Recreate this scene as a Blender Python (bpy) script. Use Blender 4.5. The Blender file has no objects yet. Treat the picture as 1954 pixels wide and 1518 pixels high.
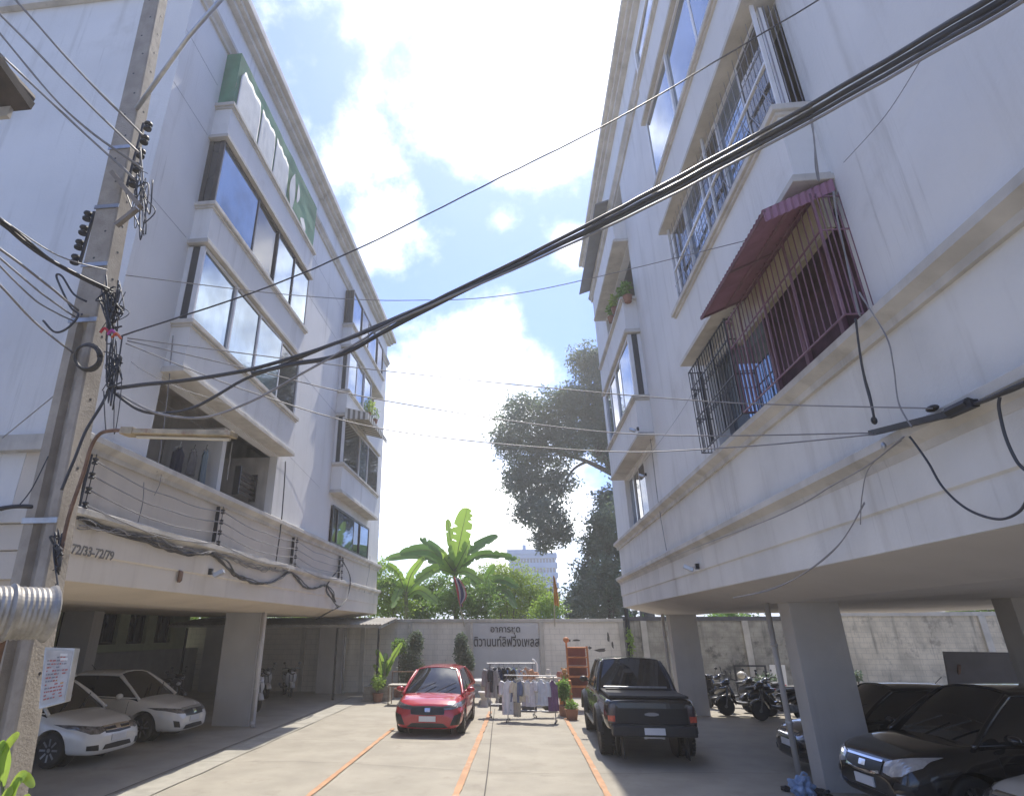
import bpy, bmesh, math, random
from mathutils import Vector as V, Matrix, noise
from mathutils.bvhtree import BVHTree
R = math.radians
S = bpy.context.scene
COL = S.collection
random.seed(7)

# ---------------------------------------------------------------- camera
EYE = V((0, 0, 2.5)); FOC = 1101.05; PCX = 860.0; PCY = 759.0
PITCH = R(21.827)
_z = V((0.0, math.sin(R(90) - PITCH), math.cos(R(90) - PITCH)))        # world up in (right, up, forward)
_y = V(((992 - PCX) / FOC, (PCY - 1200) / FOC, 1.0)).normalized()      # down the car park
_y = (_y - _z * _y.dot(_z)).normalized()
_x = -_y.cross(_z)
CR, CU, CF = (V((_x[i], _y[i], _z[i])) for i in range(3))
cam = bpy.data.cameras.new('camera'); camo = bpy.data.objects.new('camera', cam); COL.objects.link(camo)
cam.sensor_width = 36; cam.lens = FOC / 1954 * 36; cam.shift_x = (977 - PCX) / 1954; cam.clip_end = 5000; cam.clip_start = .05
m3 = Matrix((CR, CU, -CF)).transposed()
camo.matrix_world = Matrix.Translation(EYE) @ m3.to_4x4()
S.camera = camo

def ray(px, py): return CR * ((px - PCX) / FOC) + CU * ((PCY - py) / FOC) + CF
def at(px, py, Y): d = ray(px, py); return EYE + d * (Y / d.y)          # photo pixel -> point at depth Y
def atx(px, py, X): d = ray(px, py); return EYE + d * (X / d.x)
def atz(px, py, Z=0.): d = ray(px, py); return EYE + d * ((Z - EYE.z) / d.z)

# ---------------------------------------------------------------- light
SUN_EL, SUN_AZ = 62.5, 10.8            # azimuth from +Y towards +X
sd = V((math.sin(R(SUN_AZ)) * math.cos(R(SUN_EL)), math.cos(R(SUN_AZ)) * math.cos(R(SUN_EL)), math.sin(R(SUN_EL))))
sl = bpy.data.lights.new('sun', 'SUN'); so = bpy.data.objects.new('sun', sl); COL.objects.link(so)
sl.energy = 2.3; sl.angle = R(.53); sl.color = (1, .94, .84)
so.rotation_euler = sd.to_track_quat('Z', 'Y').to_euler()
S.view_settings.view_transform = 'Standard'; S.view_settings.look = 'None'
S.view_settings.exposure = 1.38; S.view_settings.gamma = 1
W = bpy.data.worlds.new('World'); S.world = W; W.use_nodes = True
nt = W.node_tree; nt.nodes.clear(); N = nt.nodes.new; L = nt.links.new
out = N('ShaderNodeOutputWorld'); bg = N('ShaderNodeBackground'); L(bg.outputs[0], out.inputs[0])
sky = N('ShaderNodeTexSky'); sky.sky_type = 'NISHITA'; sky.sun_disc = False
sky.sun_elevation = R(SUN_EL); sky.sun_rotation = R(SUN_AZ); sky.air_density = 1.0; sky.dust_density = .6; sky.ozone_density = 1.6
bg.inputs[1].default_value = .15
tc = N('ShaderNodeTexCoord')
def wmath(op, a, b=None, c=None, clamp=False):
    n = N('ShaderNodeMath'); n.operation = op; n.use_clamp = clamp
    for i, v in enumerate((a, b, c)):
        if v is None: continue
        if isinstance(v, (int, float)): n.inputs[i].default_value = v
        else: L(v, n.inputs[i])
    return n.outputs[0]
sep = N('ShaderNodeSeparateXYZ'); L(tc.outputs['Generated'], sep.inputs[0])
zc = wmath('MAXIMUM', wmath('ADD', sep.outputs[2], .12), .1)
cmb = N('ShaderNodeCombineXYZ'); L(wmath('DIVIDE', sep.outputs[0], zc), cmb.inputs[0]); L(wmath('DIVIDE', sep.outputs[1], zc), cmb.inputs[1])
n1 = N('ShaderNodeTexNoise'); n1.inputs['Scale'].default_value = 2.3; n1.inputs['Detail'].default_value = 9; n1.inputs['Roughness'].default_value = .56; n1.inputs['Distortion'].default_value = .25
L(cmb.outputs[0], n1.inputs['Vector'])
n2 = N('ShaderNodeTexNoise'); n2.inputs['Scale'].default_value = 9; n2.inputs['Detail'].default_value = 7; n2.inputs['Roughness'].default_value = .6
L(tc.outputs['Generated'], n2.inputs['Vector'])
def blob(px, py, rad, mir=False):      # a bank of cloud towards a pixel; out-of-view banks added for fill and reflections
    d = ray(px, py).normalized(); d = V((-d.x, d.y, d.z)) if mir else d
    dt = N('ShaderNodeVectorMath'); dt.operation = 'DOT_PRODUCT'; L(tc.outputs['Generated'], dt.inputs[0]); dt.inputs[1].default_value = d
    ang = wmath('ARCCOSINE', wmath('MINIMUM', dt.outputs['Value'], .99999))
    return wmath('SUBTRACT', 1.0, wmath('DIVIDE', ang, R(rad)), clamp=True)
acc = None
for (px, py, rad, w, *mir) in [(1040, 60, 17, 1.5), (1000, 190, 11, 1.1), (740, 430, 8, 1.0), (800, 450, 6, .8), (960, 420, 5, .7), (700, 480, 6, .8), (1080, 460, 6, .8),
                         (900, 790, 16, 1.2), (800, 900, 16, 1.3), (960, 1000, 15, 1.3), (760, 760, 9, .8), (880, 610, 3, .8), (930, 600, 2.5, .8), (640, 190, 3, .5), (1100, 330, 6, .7),
                         (1062, -223, 30, 1.2), (300, -900, 40, .7), (480, 690, 11, 1.0, True), (540, 600, 8, 1.1, True), (430, 580, 8, 1.1, True), (690, 700, 6, 1.1, True), (700, 850, 8, .9, True), (530, 500, 5, .9, True), (1450, 100, 14, .8, True), (1250, 250, 9, .9, True)]:
    b = wmath('MULTIPLY', wmath('POWER', blob(px, py, rad, *mir), .7), w)
    acc = b if acc is None else wmath('MAXIMUM', acc, b)
val = wmath('ADD', wmath('MULTIPLY', acc, .52), wmath('ADD', wmath('MULTIPLY', n1.outputs[0], .55), wmath('MULTIPLY', n2.outputs[0], .55)))
mr = N('ShaderNodeMapRange'); mr.interpolation_type = 'SMOOTHSTEP'; L(val, mr.inputs[0]); mr.inputs[1].default_value = .8; mr.inputs[2].default_value = 1.22
mx = N('ShaderNodeMix'); mx.data_type = 'RGBA'; L(mr.outputs[0], mx.inputs['Factor'])
hs = N('ShaderNodeMix'); hs.data_type = 'RGBA'; hs.inputs['Factor'].default_value = .12; tn = N('ShaderNodeMix'); tn.data_type = 'RGBA'; tn.blend_type = 'MULTIPLY'; tn.inputs['Factor'].default_value = 1; L(sky.outputs[0], tn.inputs['A']); tn.inputs['B'].default_value = (.37, .44, .66, 1)
L(tn.outputs['Result'], hs.inputs['A']); hs.inputs['B'].default_value = (2.7, 3.3, 4.6, 1)
L(hs.outputs['Result'], mx.inputs['A']); mx.inputs['B'].default_value = (10.6, 10.6, 10.6, 1)
L(mx.outputs['Result'], bg.inputs[0])

# ---------------------------------------------------------------- materials
MATS = {}
def mat(name, col, rough=.6, metal=0., var=.12, scale=3., streak=0., scol=(.2, .18, .15), bump=0., bscale=40., spots=0., spcol=(.1, .09, .08), spscale=2., coat=0., alpha=1., sheen=0., emit=None, ior=1.5, bricks=None, trans=0.):
    if name in MATS: return MATS[name]
    m = bpy.data.materials.new(name); m.use_nodes = True; MATS[name] = m
    t = m.node_tree; n = t.nodes; l = t.links
    p = n['Principled BSDF']; p.inputs['Roughness'].default_value = rough; p.inputs['Metallic'].default_value = metal; p.inputs['IOR'].default_value = ior
    p.inputs['Coat Weight'].default_value = coat; p.inputs['Coat Roughness'].default_value = .04
    if trans: p.inputs['Transmission Weight'].default_value = trans
    geo = n.new('ShaderNodeNewGeometry')
    def noi(s, d=6, r=.55, vec=None, sc=None):
        x = n.new('ShaderNodeTexNoise'); x.inputs['Scale'].default_value = s; x.inputs['Detail'].default_value = d; x.inputs['Roughness'].default_value = r
        if sc:
            mp = n.new('ShaderNodeMapping'); mp.inputs['Scale'].default_value = sc; l.new(geo.outputs['Position'], mp.inputs['Vector']); l.new(mp.outputs[0], x.inputs['Vector'])
        else: l.new(geo.outputs['Position'], x.inputs['Vector'])
        return x.outputs[0]
    def ramp(v, a, b):
        x = n.new('ShaderNodeMapRange'); x.interpolation_type = 'SMOOTHSTEP'; l.new(v, x.inputs[0]); x.inputs[1].default_value = a; x.inputs[2].default_value = b; return x.outputs[0]
    def mixc(f, a, b):
        x = n.new('ShaderNodeMix'); x.data_type = 'RGBA'
        for k, v in (('Factor', f), ('A', a), ('B', b)):
            if isinstance(v, (int, float)): x.inputs[k].default_value = v
            elif isinstance(v, tuple): x.inputs[k].default_value = (*v, 1)
            else: l.new(v, x.inputs[k])
        return x.outputs['Result']
    def mul(a, k):
        x = n.new('ShaderNodeMath'); x.operation = 'MULTIPLY'; l.new(a, x.inputs[0])
        if isinstance(k, (int, float)): x.inputs[1].default_value = k
        else: l.new(k, x.inputs[1])
        return x.outputs[0]
    dk = tuple(c * (1 - var) for c in col); lt = tuple(min(1, c * (1 + var * .6)) for c in col)
    c = mixc(ramp(noi(scale), .3, .7), dk, lt)
    if bricks:
        bt = n.new('ShaderNodeTexBrick'); mp = n.new('ShaderNodeMapping'); mp.inputs['Rotation'].default_value = bricks[3] if len(bricks) > 3 else (R(-90), 0, 0)
        l.new(geo.outputs['Position'], mp.inputs['Vector']); l.new(mp.outputs[0], bt.inputs['Vector'])
        bt.inputs['Scale'].default_value = 1; bt.inputs['Brick Width'].default_value = bricks[0]; bt.inputs['Row Height'].default_value = bricks[1]; bt.inputs['Mortar Size'].default_value = .008
        bt.inputs['Mortar Smooth'].default_value = .4
        c = mixc(mul(bt.outputs['Fac'], .6), c, bricks[2])
    if streak:
        c = mixc(mul(ramp(noi(1, 5, .6, sc=(2.6, 2.6, .22)), .52, .8), streak), c, scol)
        c = mixc(mul(mul(ramp(noi(1, 6, .7, sc=(9, 9, .3)), .55, .78), ramp(noi(.45, 4, .6), .42, .62)), streak), c, tuple(q * .75 for q in scol))
        c = mixc(mul(ramp(noi(.7, 8, .65), .56, .78), streak * .7), c, scol)
    if spots: c = mixc(mul(ramp(noi(spscale, 9, .7), .54, .68), spots), c, spcol)
    l.new(c, p.inputs['Base Color'])
    if rough < .5 or bump:
        rr = n.new('ShaderNodeMapRange'); l.new(noi(scale * 2.3), rr.inputs[0]); rr.inputs[3].default_value = max(.01, rough * .8); rr.inputs[4].default_value = min(1, rough * 1.25); l.new(rr.outputs[0], p.inputs['Roughness'])
    if bump:
        b = n.new('ShaderNodeBump'); b.inputs['Strength'].default_value = bump; b.inputs['Distance'].default_value = .02; l.new(noi(bscale, 5, .6), b.inputs['Height']); l.new(b.outputs[0], p.inputs['Normal'])
    if emit: p.inputs['Emission Color'].default_value = (*emit[:3], 1); p.inputs['Emission Strength'].default_value = emit[3]
    return m

def leafmat(name, col, tcol, rough=.45, var=.35):
    if name in MATS: return MATS[name]
    m = mat(name, col, rough, var=var, scale=1.4)
    t = m.node_tree; n = t.nodes; l = t.links; p = n['Principled BSDF']; o = n['Material Output']
    tr = n.new('ShaderNodeBsdfTranslucent'); tr.inputs[0].default_value = (*tcol, 1); ad = n.new('ShaderNodeMixShader'); ad.inputs[0].default_value = .38
    l.new(p.outputs[0], ad.inputs[1]); l.new(tr.outputs[0], ad.inputs[2]); l.new(ad.outputs[0], o.inputs['Surface'])
    return m

M_WHITE = mat('white_plaster', (.73, .72, .7), .8, var=.06, scale=.5, streak=.5, scol=(.42, .4, .36), bump=.25, bscale=25)
M_WHITE2 = mat('aged_plaster', (.68, .66, .62), .8, var=.1, scale=.8, streak=.5, scol=(.38, .34, .29), bump=.3, bscale=25)
M_BEIGE = mat('beige_plaster', (.64, .58, .5), .8, var=.08, scale=.7, streak=.35, scol=(.36, .31, .25), bump=.25, bscale=25)
M_MOULD = mat('moulding_paint', (.56, .53, .48), .8, var=.18, scale=1.6, streak=.55, scol=(.26, .23, .19), bump=.3, bscale=25)
M_SOFFIT = mat('soffit_paint', (.64, .55, .44), .85, var=.08, scale=.6, spots=.15, spcol=(.35, .3, .25), spscale=.7)
M_SOFFITR = mat('grey_soffit_paint', (.62, .58, .54), .85, var=.07, scale=.6, spots=.15, spcol=(.35, .32, .3), spscale=.7)
M_COL = mat('column_paint', (.5, .48, .45), .75, var=.08, scale=1.2, streak=.3, scol=(.25, .23, .2), bump=.2)
M_PIPE = mat('grey_pvc', (.45, .43, .4), .5, var=.1)
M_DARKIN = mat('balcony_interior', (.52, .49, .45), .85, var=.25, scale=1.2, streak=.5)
M_GLASS = mat('window_glass', (.2, .26, .33), .035, metal=.7, var=.3, scale=1.1, streak=.35, scol=(.08, .09, .1))
M_GLASSD = mat('dark_window_glass', (.035, .038, .045), .04, metal=.1, var=.2, scale=.6, ior=1.7)
M_ALU = mat('white_window_frame', (.7, .7, .7), .4, var=.05)
M_BRONZE = mat('bronze_window_frame', (.06, .055, .055), .4, metal=.3, var=.15)
M_CONC = mat('pole_concrete', (.36, .32, .27), .85, var=.18, scale=4, streak=.35, scol=(.17, .14, .11), bump=.4, spots=.3, spcol=(.2, .17, .14), spscale=5)
M_CONCD = mat('pole_recess_concrete', (.24, .21, .18), .9, var=.2, scale=4, streak=.4, scol=(.1, .09, .07), bump=.4)
M_BLACK = mat('black_cable_rubber', (.045, .045, .05), .5, var=.2)
M_GREYC = mat('grey_cable_rubber', (.24, .23, .23), .5, var=.2)
M_STEEL = mat('galvanised_steel', (.45, .45, .46), .35, metal=.85, var=.15, scale=8)
M_RUST = mat('rusty_steel', (.2, .12, .08), .7, metal=.3, var=.35, scale=9)
M_IRON = mat('dark_iron', (.035, .035, .04), .5, metal=.4, var=.25, scale=10)
M_RUBBER = mat('tyre_rubber', (.02, .02, .02), .8, var=.2)
M_ALLOY = mat('alloy_wheel', (.38, .38, .4), .3, metal=.9, var=.1)
M_CGLASS = mat('car_glass', (.012, .013, .016), .03, var=.1, ior=1.6, coat=.6)
M_CHROME = mat('chrome', (.7, .7, .72), .1, metal=1, var=.05)
M_LAMP2 = mat('dark_headlamp_lens', (.2, .2, .21), .08, metal=.4, var=.7, scale=16, coat=1)
M_LAMP = mat('headlamp_lens', (.55, .55, .56), .08, metal=.35, var=.2, scale=14, coat=1)
M_BPLAS = mat('black_plastic', (.02, .02, .022), .45, var=.15)
M_PLATE = mat('plate_white', (.7, .7, .7), .4, var=.05)
M_REDL = mat('red_tail_lens', (.5, .03, .02), .12, var=.2, scale=12, coat=1)

# ---------------------------------------------------------------- builders
class MB:
    """collects polygons; build() links them as ONE mesh object"""
    def __init__(s): s.v = []; s.f = []; s.mi = []; s.m = 0
    def add(s, vs, fs):
        o = len(s.v); s.v += [V(p) for p in vs]; s.f += [[i + o for i in f] for f in fs]; s.mi += [s.m] * len(fs); return s
    def box(s, x0, x1, y0, y1, z0, z1):
        x0, x1 = sorted((x0, x1)); y0, y1 = sorted((y0, y1)); z0, z1 = sorted((z0, z1))
        return s.add([(x0, y0, z0), (x1, y0, z0), (x1, y1, z0), (x0, y1, z0), (x0, y0, z1), (x1, y0, z1), (x1, y1, z1), (x0, y1, z1)],
                     [(3, 2, 1, 0), (4, 5, 6, 7), (0, 1, 5, 4), (1, 2, 6, 5), (2, 3, 7, 6), (3, 0, 4, 7)])
    def bar(s, p, q, w, h=None, up=V((0, 0, 1))):
        p, q = V(p), V(q); h = h or w; d = (q - p).normalized(); a = d.cross(up)
        if a.length < 1e-3: a = d.cross(V((1, 0, 0)))
        a.normalize(); b = a.cross(d); a = a * w / 2; b = b * h / 2
        return s.add([p - a - b, p + a - b, p + a + b, p - a + b, q - a - b, q + a - b, q + a + b, q - a + b],
                     [(0, 1, 2, 3), (7, 6, 5, 4), (1, 0, 4, 5), (2, 1, 5, 6), (3, 2, 6, 7), (0, 3, 7, 4)])
    def tube(s, pts, r, n=6, caps=True):
        pts = [V(p) for p in pts]; k = len(pts); rs = r if isinstance(r, (list, tuple)) else [r] * k
        d0 = (pts[1] - pts[0]).normalized(); ref = d0.orthogonal().normalized(); vs = []
        for i, p in enumerate(pts):
            d = (pts[min(i + 1, k - 1)] - pts[max(i - 1, 0)])
            d = d.normalized() if d.length > 1e-9 else d0
            ref = ref - d * ref.dot(d); ref = ref.normalized() if ref.length > 1e-6 else d.orthogonal().normalized(); b = d.cross(ref)
            vs += [p + (ref * math.cos(2 * math.pi * j / n) + b * math.sin(2 * math.pi * j / n)) * rs[i] for j in range(n)]
        fs = [(i * n + j, i * n + (j + 1) % n, (i + 1) * n + (j + 1) % n, (i + 1) * n + j) for i in range(k - 1) for j in range(n)]
        if caps: fs += [tuple(range(n))[::-1], tuple((k - 1) * n + j for j in range(n))]
        return s.add(vs, fs)
    def prism(s, poly, a0, a1, axis='y'):
        """2-D polygon extruded along an axis; poly in (x,z) for y, (y,z) for x, (x,y) for z"""
        def P(p, t): return (p[0], t, p[1]) if axis == 'y' else (t, p[0], p[1]) if axis == 'x' else (p[0], p[1], t)
        n = len(poly); vs = [P(p, a0) for p in poly] + [P(p, a1) for p in poly]
        return s.add(vs, [tuple(range(n)), tuple(range(2 * n - 1, n - 1, -1))] + [((i + 1) % n, i, n + i, n + (i + 1) % n) for i in range(n)])
    def lathe(s, prof, c=(0, 0, 0), n=20, axis='z'):
        """profile of (radius, height) spun about an axis"""
        c = V(c); vs = []
        for r, h in prof:
            for j in range(n):
                a = 2 * math.pi * j / n; x, y = r * math.cos(a), r * math.sin(a)
                vs.append(c + V((x, y, h) if axis == 'z' else (x, h, y) if axis == 'y' else (h, x, y)))
        k = len(prof)
        return s.add(vs, [(i * n + j, i * n + (j + 1) % n, (i + 1) * n + (j + 1) % n, (i + 1) * n + j) for i in range(k - 1) for j in range(n)] + [tuple(range(n))[::-1], tuple((k - 1) * n + j for j in range(n))])
    def ball(s, c, r, sub=2, sq=(1, 1, 1), jit=0., seed=0):
        b = bmesh.new(); bmesh.ops.create_icosphere(b, subdivisions=sub, radius=1)
        c = V(c); vs = []
        for v in b.verts:
            k = 1 + jit * noise.noise(v.co * 2.1 + V((seed, seed * .3, 0)))
            vs.append(c + V((v.co.x * r * sq[0], v.co.y * r * sq[1], v.co.z * r * sq[2])) * k)
        fs = [[v.index for v in f.verts] for f in b.faces]; b.free()
        return s.add(vs, fs)
    def grid(s, rows):
        n = len(rows[0]); vs = [p for r in rows for p in r]
        return s.add(vs, [(i * n + j, i * n + j + 1, (i + 1) * n + j + 1, (i + 1) * n + j) for i in range(len(rows) - 1) for j in range(n - 1)])
    def build(s, name, mats, parent=None, smooth=False, bevel=0., sub=0, solid=0., fixn=True, local=False):
        me = bpy.data.meshes.new(name); off = V((0, 0, 0))
        if parent is not None and not local: off = PLOC.get(parent.name, V((0, 0, 0)))
        me.from_pydata([p - off for p in s.v], [], s.f)
        mats = mats if isinstance(mats, (list, tuple)) else [mats]
        for m in mats: me.materials.append(m)
        me.polygons.foreach_set('material_index', s.mi)
        if fixn:
            b = bmesh.new(); b.from_mesh(me); bmesh.ops.recalc_face_normals(b, faces=b.faces)
            if bevel: bmesh.ops.bevel(b, geom=b.edges[:], offset=bevel, segments=2, affect='EDGES', profile=.5)
            b.to_mesh(me); b.free()
        if smooth: me.polygons.foreach_set('use_smooth', [True] * len(me.polygons))
        me.update()
        o = bpy.data.objects.new(name, me); COL.objects.link(o)
        if parent is not None: o.parent = parent; PLOC[o.name] = PLOC.get(parent.name, V((0, 0, 0))) if not local else V((0, 0, 0))
        if solid: md = o.modifiers.new('solid', 'SOLIDIFY'); md.thickness = solid; md.offset = 0
        if sub: md = o.modifiers.new('sub', 'SUBSURF'); md.levels = md.render_levels = sub
        return o
PLOC = {}
def thing(name, label, cat, loc=(0, 0, 0), rotz=0., group=None):
    o = bpy.data.objects.new(name, None); COL.objects.link(o); o.location = loc; o.rotation_euler = (0, 0, rotz); o.empty_display_size = .2
    PLOC[o.name] = V(loc) if not rotz else V((0, 0, 0)); o['label'] = label; o['category'] = cat
    if group: o['group'] = group
    return o
def tag(o, label, cat, group=None):
    o['label'] = label; o['category'] = cat
    if group: o['group'] = group
    return o
def struct(o, kind='structure'): o['kind'] = kind; return o
def dup(root, loc, rotz, label, group=None):
    r = root.copy(); COL.objects.link(r); r.location = loc; r.rotation_euler = (0, 0, rotz); r['label'] = label
    if group: r['group'] = group
    for ch in list(root.children):
        c = ch.copy(); COL.objects.link(c); c.parent = r
        for g in ch.children: d = g.copy(); COL.objects.link(d); d.parent = c
    return r
def spline(pts, k=8):
    pts = [V(p) for p in pts]; o = []
    for i in range(len(pts) - 1):
        p0 = pts[max(i - 1, 0)]; p1 = pts[i]; p2 = pts[i + 1]; p3 = pts[min(i + 2, len(pts) - 1)]
        for j in range(k):
            t = j / k; o.append(.5 * ((2 * p1) + (p2 - p0) * t + (2 * p0 - 5 * p1 + 4 * p2 - p3) * t * t + (3 * p1 - p0 - 3 * p2 + p3) * t ** 3))
    return o + [pts[-1]]
def textmesh(s, size, m, name, parent, loc, rot, depth=.01, label=None, wscale=1.):
    cu = bpy.data.curves.new(name, 'FONT'); cu.body = s; cu.size = size; cu.extrude = depth; cu.align_x = 'CENTER'; cu.offset = size * .012
    t = bpy.data.objects.new('txt', cu); COL.objects.link(t); dg = bpy.context.evaluated_depsgraph_get()
    me = bpy.data.meshes.new_from_object(t.evaluated_get(dg)); bpy.data.objects.remove(t)
    mt = Matrix.Translation(V(loc) - (PLOC.get(parent.name, V((0, 0, 0))) if parent else V((0, 0, 0)))) @ rot.to_4x4() @ Matrix.Scale(wscale, 4, (1, 0, 0))
    me.transform(mt); me.materials.clear(); me.materials.append(m)
    o = bpy.data.objects.new(name, me); COL.objects.link(o)
    if parent: o.parent = parent
    return o
ROT_FRONT = Matrix.Rotation(R(90), 3, 'X')                                   # faces -Y (the camera)
ROT_EAST = Matrix.Rotation(R(90), 3, 'Z') @ ROT_FRONT                         # faces +X
ROT_WEST = Matrix.Rotation(R(-90), 3, 'Z') @ ROT_FRONT                        # faces -X
# ================================================================ ground
M_ASPH = mat('street_asphalt', (.06, .06, .058), .9, var=.2, scale=5, bump=.4, bscale=120)
M_LOT = mat('car_park_concrete', (.33, .3, .245), .85, var=.12, scale=1.1, spots=.5, spcol=(.24, .21, .17), spscale=1.6, bump=.35, bscale=60, streak=.25, scol=(.22, .2, .17))
M_LOT2 = mat('drain_concrete', (.35, .33, .28), .85, var=.16, scale=2.5, spots=.3, spcol=(.22, .2, .17), spscale=2, bump=.35, bscale=60)
M_LINE = mat('orange_line_paint', (.46, .25, .13), .7, var=.15, scale=3, spots=.95, spcol=(.4, .35, .28), spscale=6.5)
M_JOINT = mat('joint_tar', (.1, .09, .08), .9)
M_EARTH = mat('ground_earth', (.1, .1, .06), .95, var=.3, scale=.2)
struct(MB().box(-600, 600, -600, 600, -.3, -.012).build('ground', M_EARTH))
struct(MB().box(-40, 40, -40, 7.0, -.2, -.004).build('street_road', M_LOT))
g = MB(); r = random.Random(3)
nx, ny = 60, 60
rows = [[(-20 + 46 * i / nx, 7.0 + 20.3 * j / ny, .012 * noise.noise(V((i * .35, j * .35, 0)))) for i in range(nx + 1)] for j in range(ny + 1)]
g.grid(rows); struct(g.build('car_park_ground', M_LOT, smooth=True))
def strip(name, m, pts, w, z=.018):
    b = MB(); rows = []
    for i, p in enumerate(spline(pts, 60 if name == 'painted_line' else 14)):
        k = w / 2 * (1 + .12 * noise.noise(V((i * .7, w * 50, 0))) - (.5 * max(0, noise.noise(V((i * .31 + w * 90, 3, 0))) + .1) if name == 'painted_line' else 0)); rows.append([(p.x - k, p.y, z), (p.x, p.y, z + .001), (p.x + k, p.y, z)])
    return struct(b.grid(rows).build(name, m))
strip('painted_line', M_LINE, [(-3.49, 8, 0), (-3.5, 12.3, 0), (-3.52, 17.6, 0)], .11)
strip('painted_line', M_LINE, [(-1.16, 8, 0), (-1.12, 14, 0), (-1.07, 21.3, 0)], .13)
strip('painted_line', M_LINE, [(1.3, 8, 0), (1.3, 14, 0), (1.26, 20, 0)], .12)
strip('ground_joint', M_JOINT, [(-.62, 8, 0), (-.72, 13, 0), (-.86, 18, 0), (-.95, 22, 0)], .022)
strip('ground_joint', M_JOINT, [(-6.75, 8, 0), (-6.72, 16, 0), (-6.7, 25, 0)], .03)
strip('drain_ground_strip', M_LOT2, [(-6.35, 8, 0), (-6.33, 16, 0), (-6.3, 25, 0)], .62, .014)
for k, (y0, a) in enumerate([(12.9, .25), (18.2, -.1), (15.6, .05)]):
    b = MB(); pts = []
    for i in range(40):
        x = -6.6 + 11 * i / 39; pts.append((x, y0 + a * math.sin(i * .2 + k) + .12 * noise.noise(V((i * .5, k * 9, 0))), .017))
    b.grid([[p, (p[0], p[1] + .012, .017)] for p in pts]); struct(b.build('ground_crack', M_JOINT))

# ================================================================ the two apartment blocks
def wall_with_holes(b, X0, X1, ya, yb, za, zb, holes):
    """boxes filling X0..X1 x ya..yb x za..zb round rectangular holes (y0,y1,z0,z1) that share z-bands"""
    zs = sorted({za, zb} | {h[2] for h in holes} | {h[3] for h in holes})
    for z0, z1 in zip(zs, zs[1:]):
        hs = sorted(h for h in holes if h[2] <= z0 + 1e-6 and h[3] >= z1 - 1e-6); y = ya
        for h in hs:
            if h[0] > y: b.box(X0, X1, y, h[0], z0, z1)
            y = h[1]
        if y < yb: b.box(X0, X1, y, yb, z0, z1)

def window_set(parent, fx, d, y0, y1, z0, z1, mull, frame_m, glass, fw=.05, label=None, side=None):
    """one bay-window front: frame bars, panes behind; glass = list of materials, one per light"""
    f = MB(); ys = [y0] + mull + [y1]
    f.box(fx(d - .05), fx(d), y0, y1, z0, z0 + fw); f.box(fx(d - .05), fx(d), y0, y1, z1 - fw, z1)
    for y in ys:
        a = min(max(y - fw / 2, y0), y1 - fw); f.box(fx(d - .052), fx(d + .003), a, a + fw, z0 + fw, z1 - fw)
    fo = f.build('window', frame_m, parent)
    for i, (a, c) in enumerate(zip(ys, ys[1:])):
        tilt = .012 * (((i * 7 + int(z0 * 10)) % 5) - 2)
        p = MB(); p.add([(fx(d - .03), a + .02, z0 + .03), (fx(d - .03 + tilt), c - .02, z0 + .03), (fx(d - .03 + tilt), c - .02, z1 - .03), (fx(d - .03), a + .02, z1 - .03),
                         (fx(d - .05), a + .02, z0 + .03), (fx(d - .05), c - .02, z0 + .03), (fx(d - .05), c - .02, z1 - .03), (fx(d - .05), a + .02, z1 - .03)],
                        [(0, 1, 2, 3), (7, 6, 5, 4), (0, 4, 5, 1), (1, 5, 6, 2), (2, 6, 7, 3), (3, 7, 4, 0)])
        p.build('pane', glass[i % len(glass)], fo)
    if side is not None:                                               # the narrow side light of the bay
        for yy, sgn in ((y0, -1), (y1, 1)):
            q = MB(); q.box(fx(.0), fx(.1), yy - .001, yy + .04 * -sgn, z0, z1); q.box(fx(d - .1), fx(d - .053), yy, yy + .04 * -sgn, z0, z1); q.build('side_frame', frame_m, fo)
            q = MB(); q.box(fx(.1), fx(d - .1), yy + .015 * -sgn, yy + .03 * -sgn, z0, z1); q.build('side_pane', side, fo)
    return fo

def moulding(parent, fx, ya, yb, z0, z1, d0, d1, m=M_MOULD, name='moulding', ends=True):
    """two-step projecting course along the facade, profile in (x,z)"""
    h = z1 - z0
    prof = [(fx(-.02), z0), (fx(d0), z0), (fx(d0 + .01), z0 + h * .3), (fx(d1 - .03), z0 + h * .52), (fx(d1), z0 + h * .6), (fx(d1), z1 - .015), (fx(d1 - .02), z1), (fx(-.02), z1)]
    return MB().prism(prof, ya, yb).build(name, m, parent)

def bay_box(parent, fx, y0, y1, zb, zs, dp=.38, m=M_WHITE):
    MB().box(fx(-.05), fx(dp), y0, y1, zb + .1, zs - .11).build('bay_spandrel', m, parent)
    for (za, zc, e) in ((zb, zb + .13, .07), (zs - .14, zs, .08)):
        b = MB(); b.box(fx(-.04), fx(dp + e), y0 - e, y1 + e, za + (0.05 if zc == zs else 0), zc - (0 if zc == zs else .05))
        b.box(fx(-.04), fx(dp + e * .5), y0 - e * .5, y1 + e * .5, za if zc == zs else zc - .05, za + .05 if zc == zs else zc)
        b.build('bay_moulding', M_MOULD, parent, bevel=.008)

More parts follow.
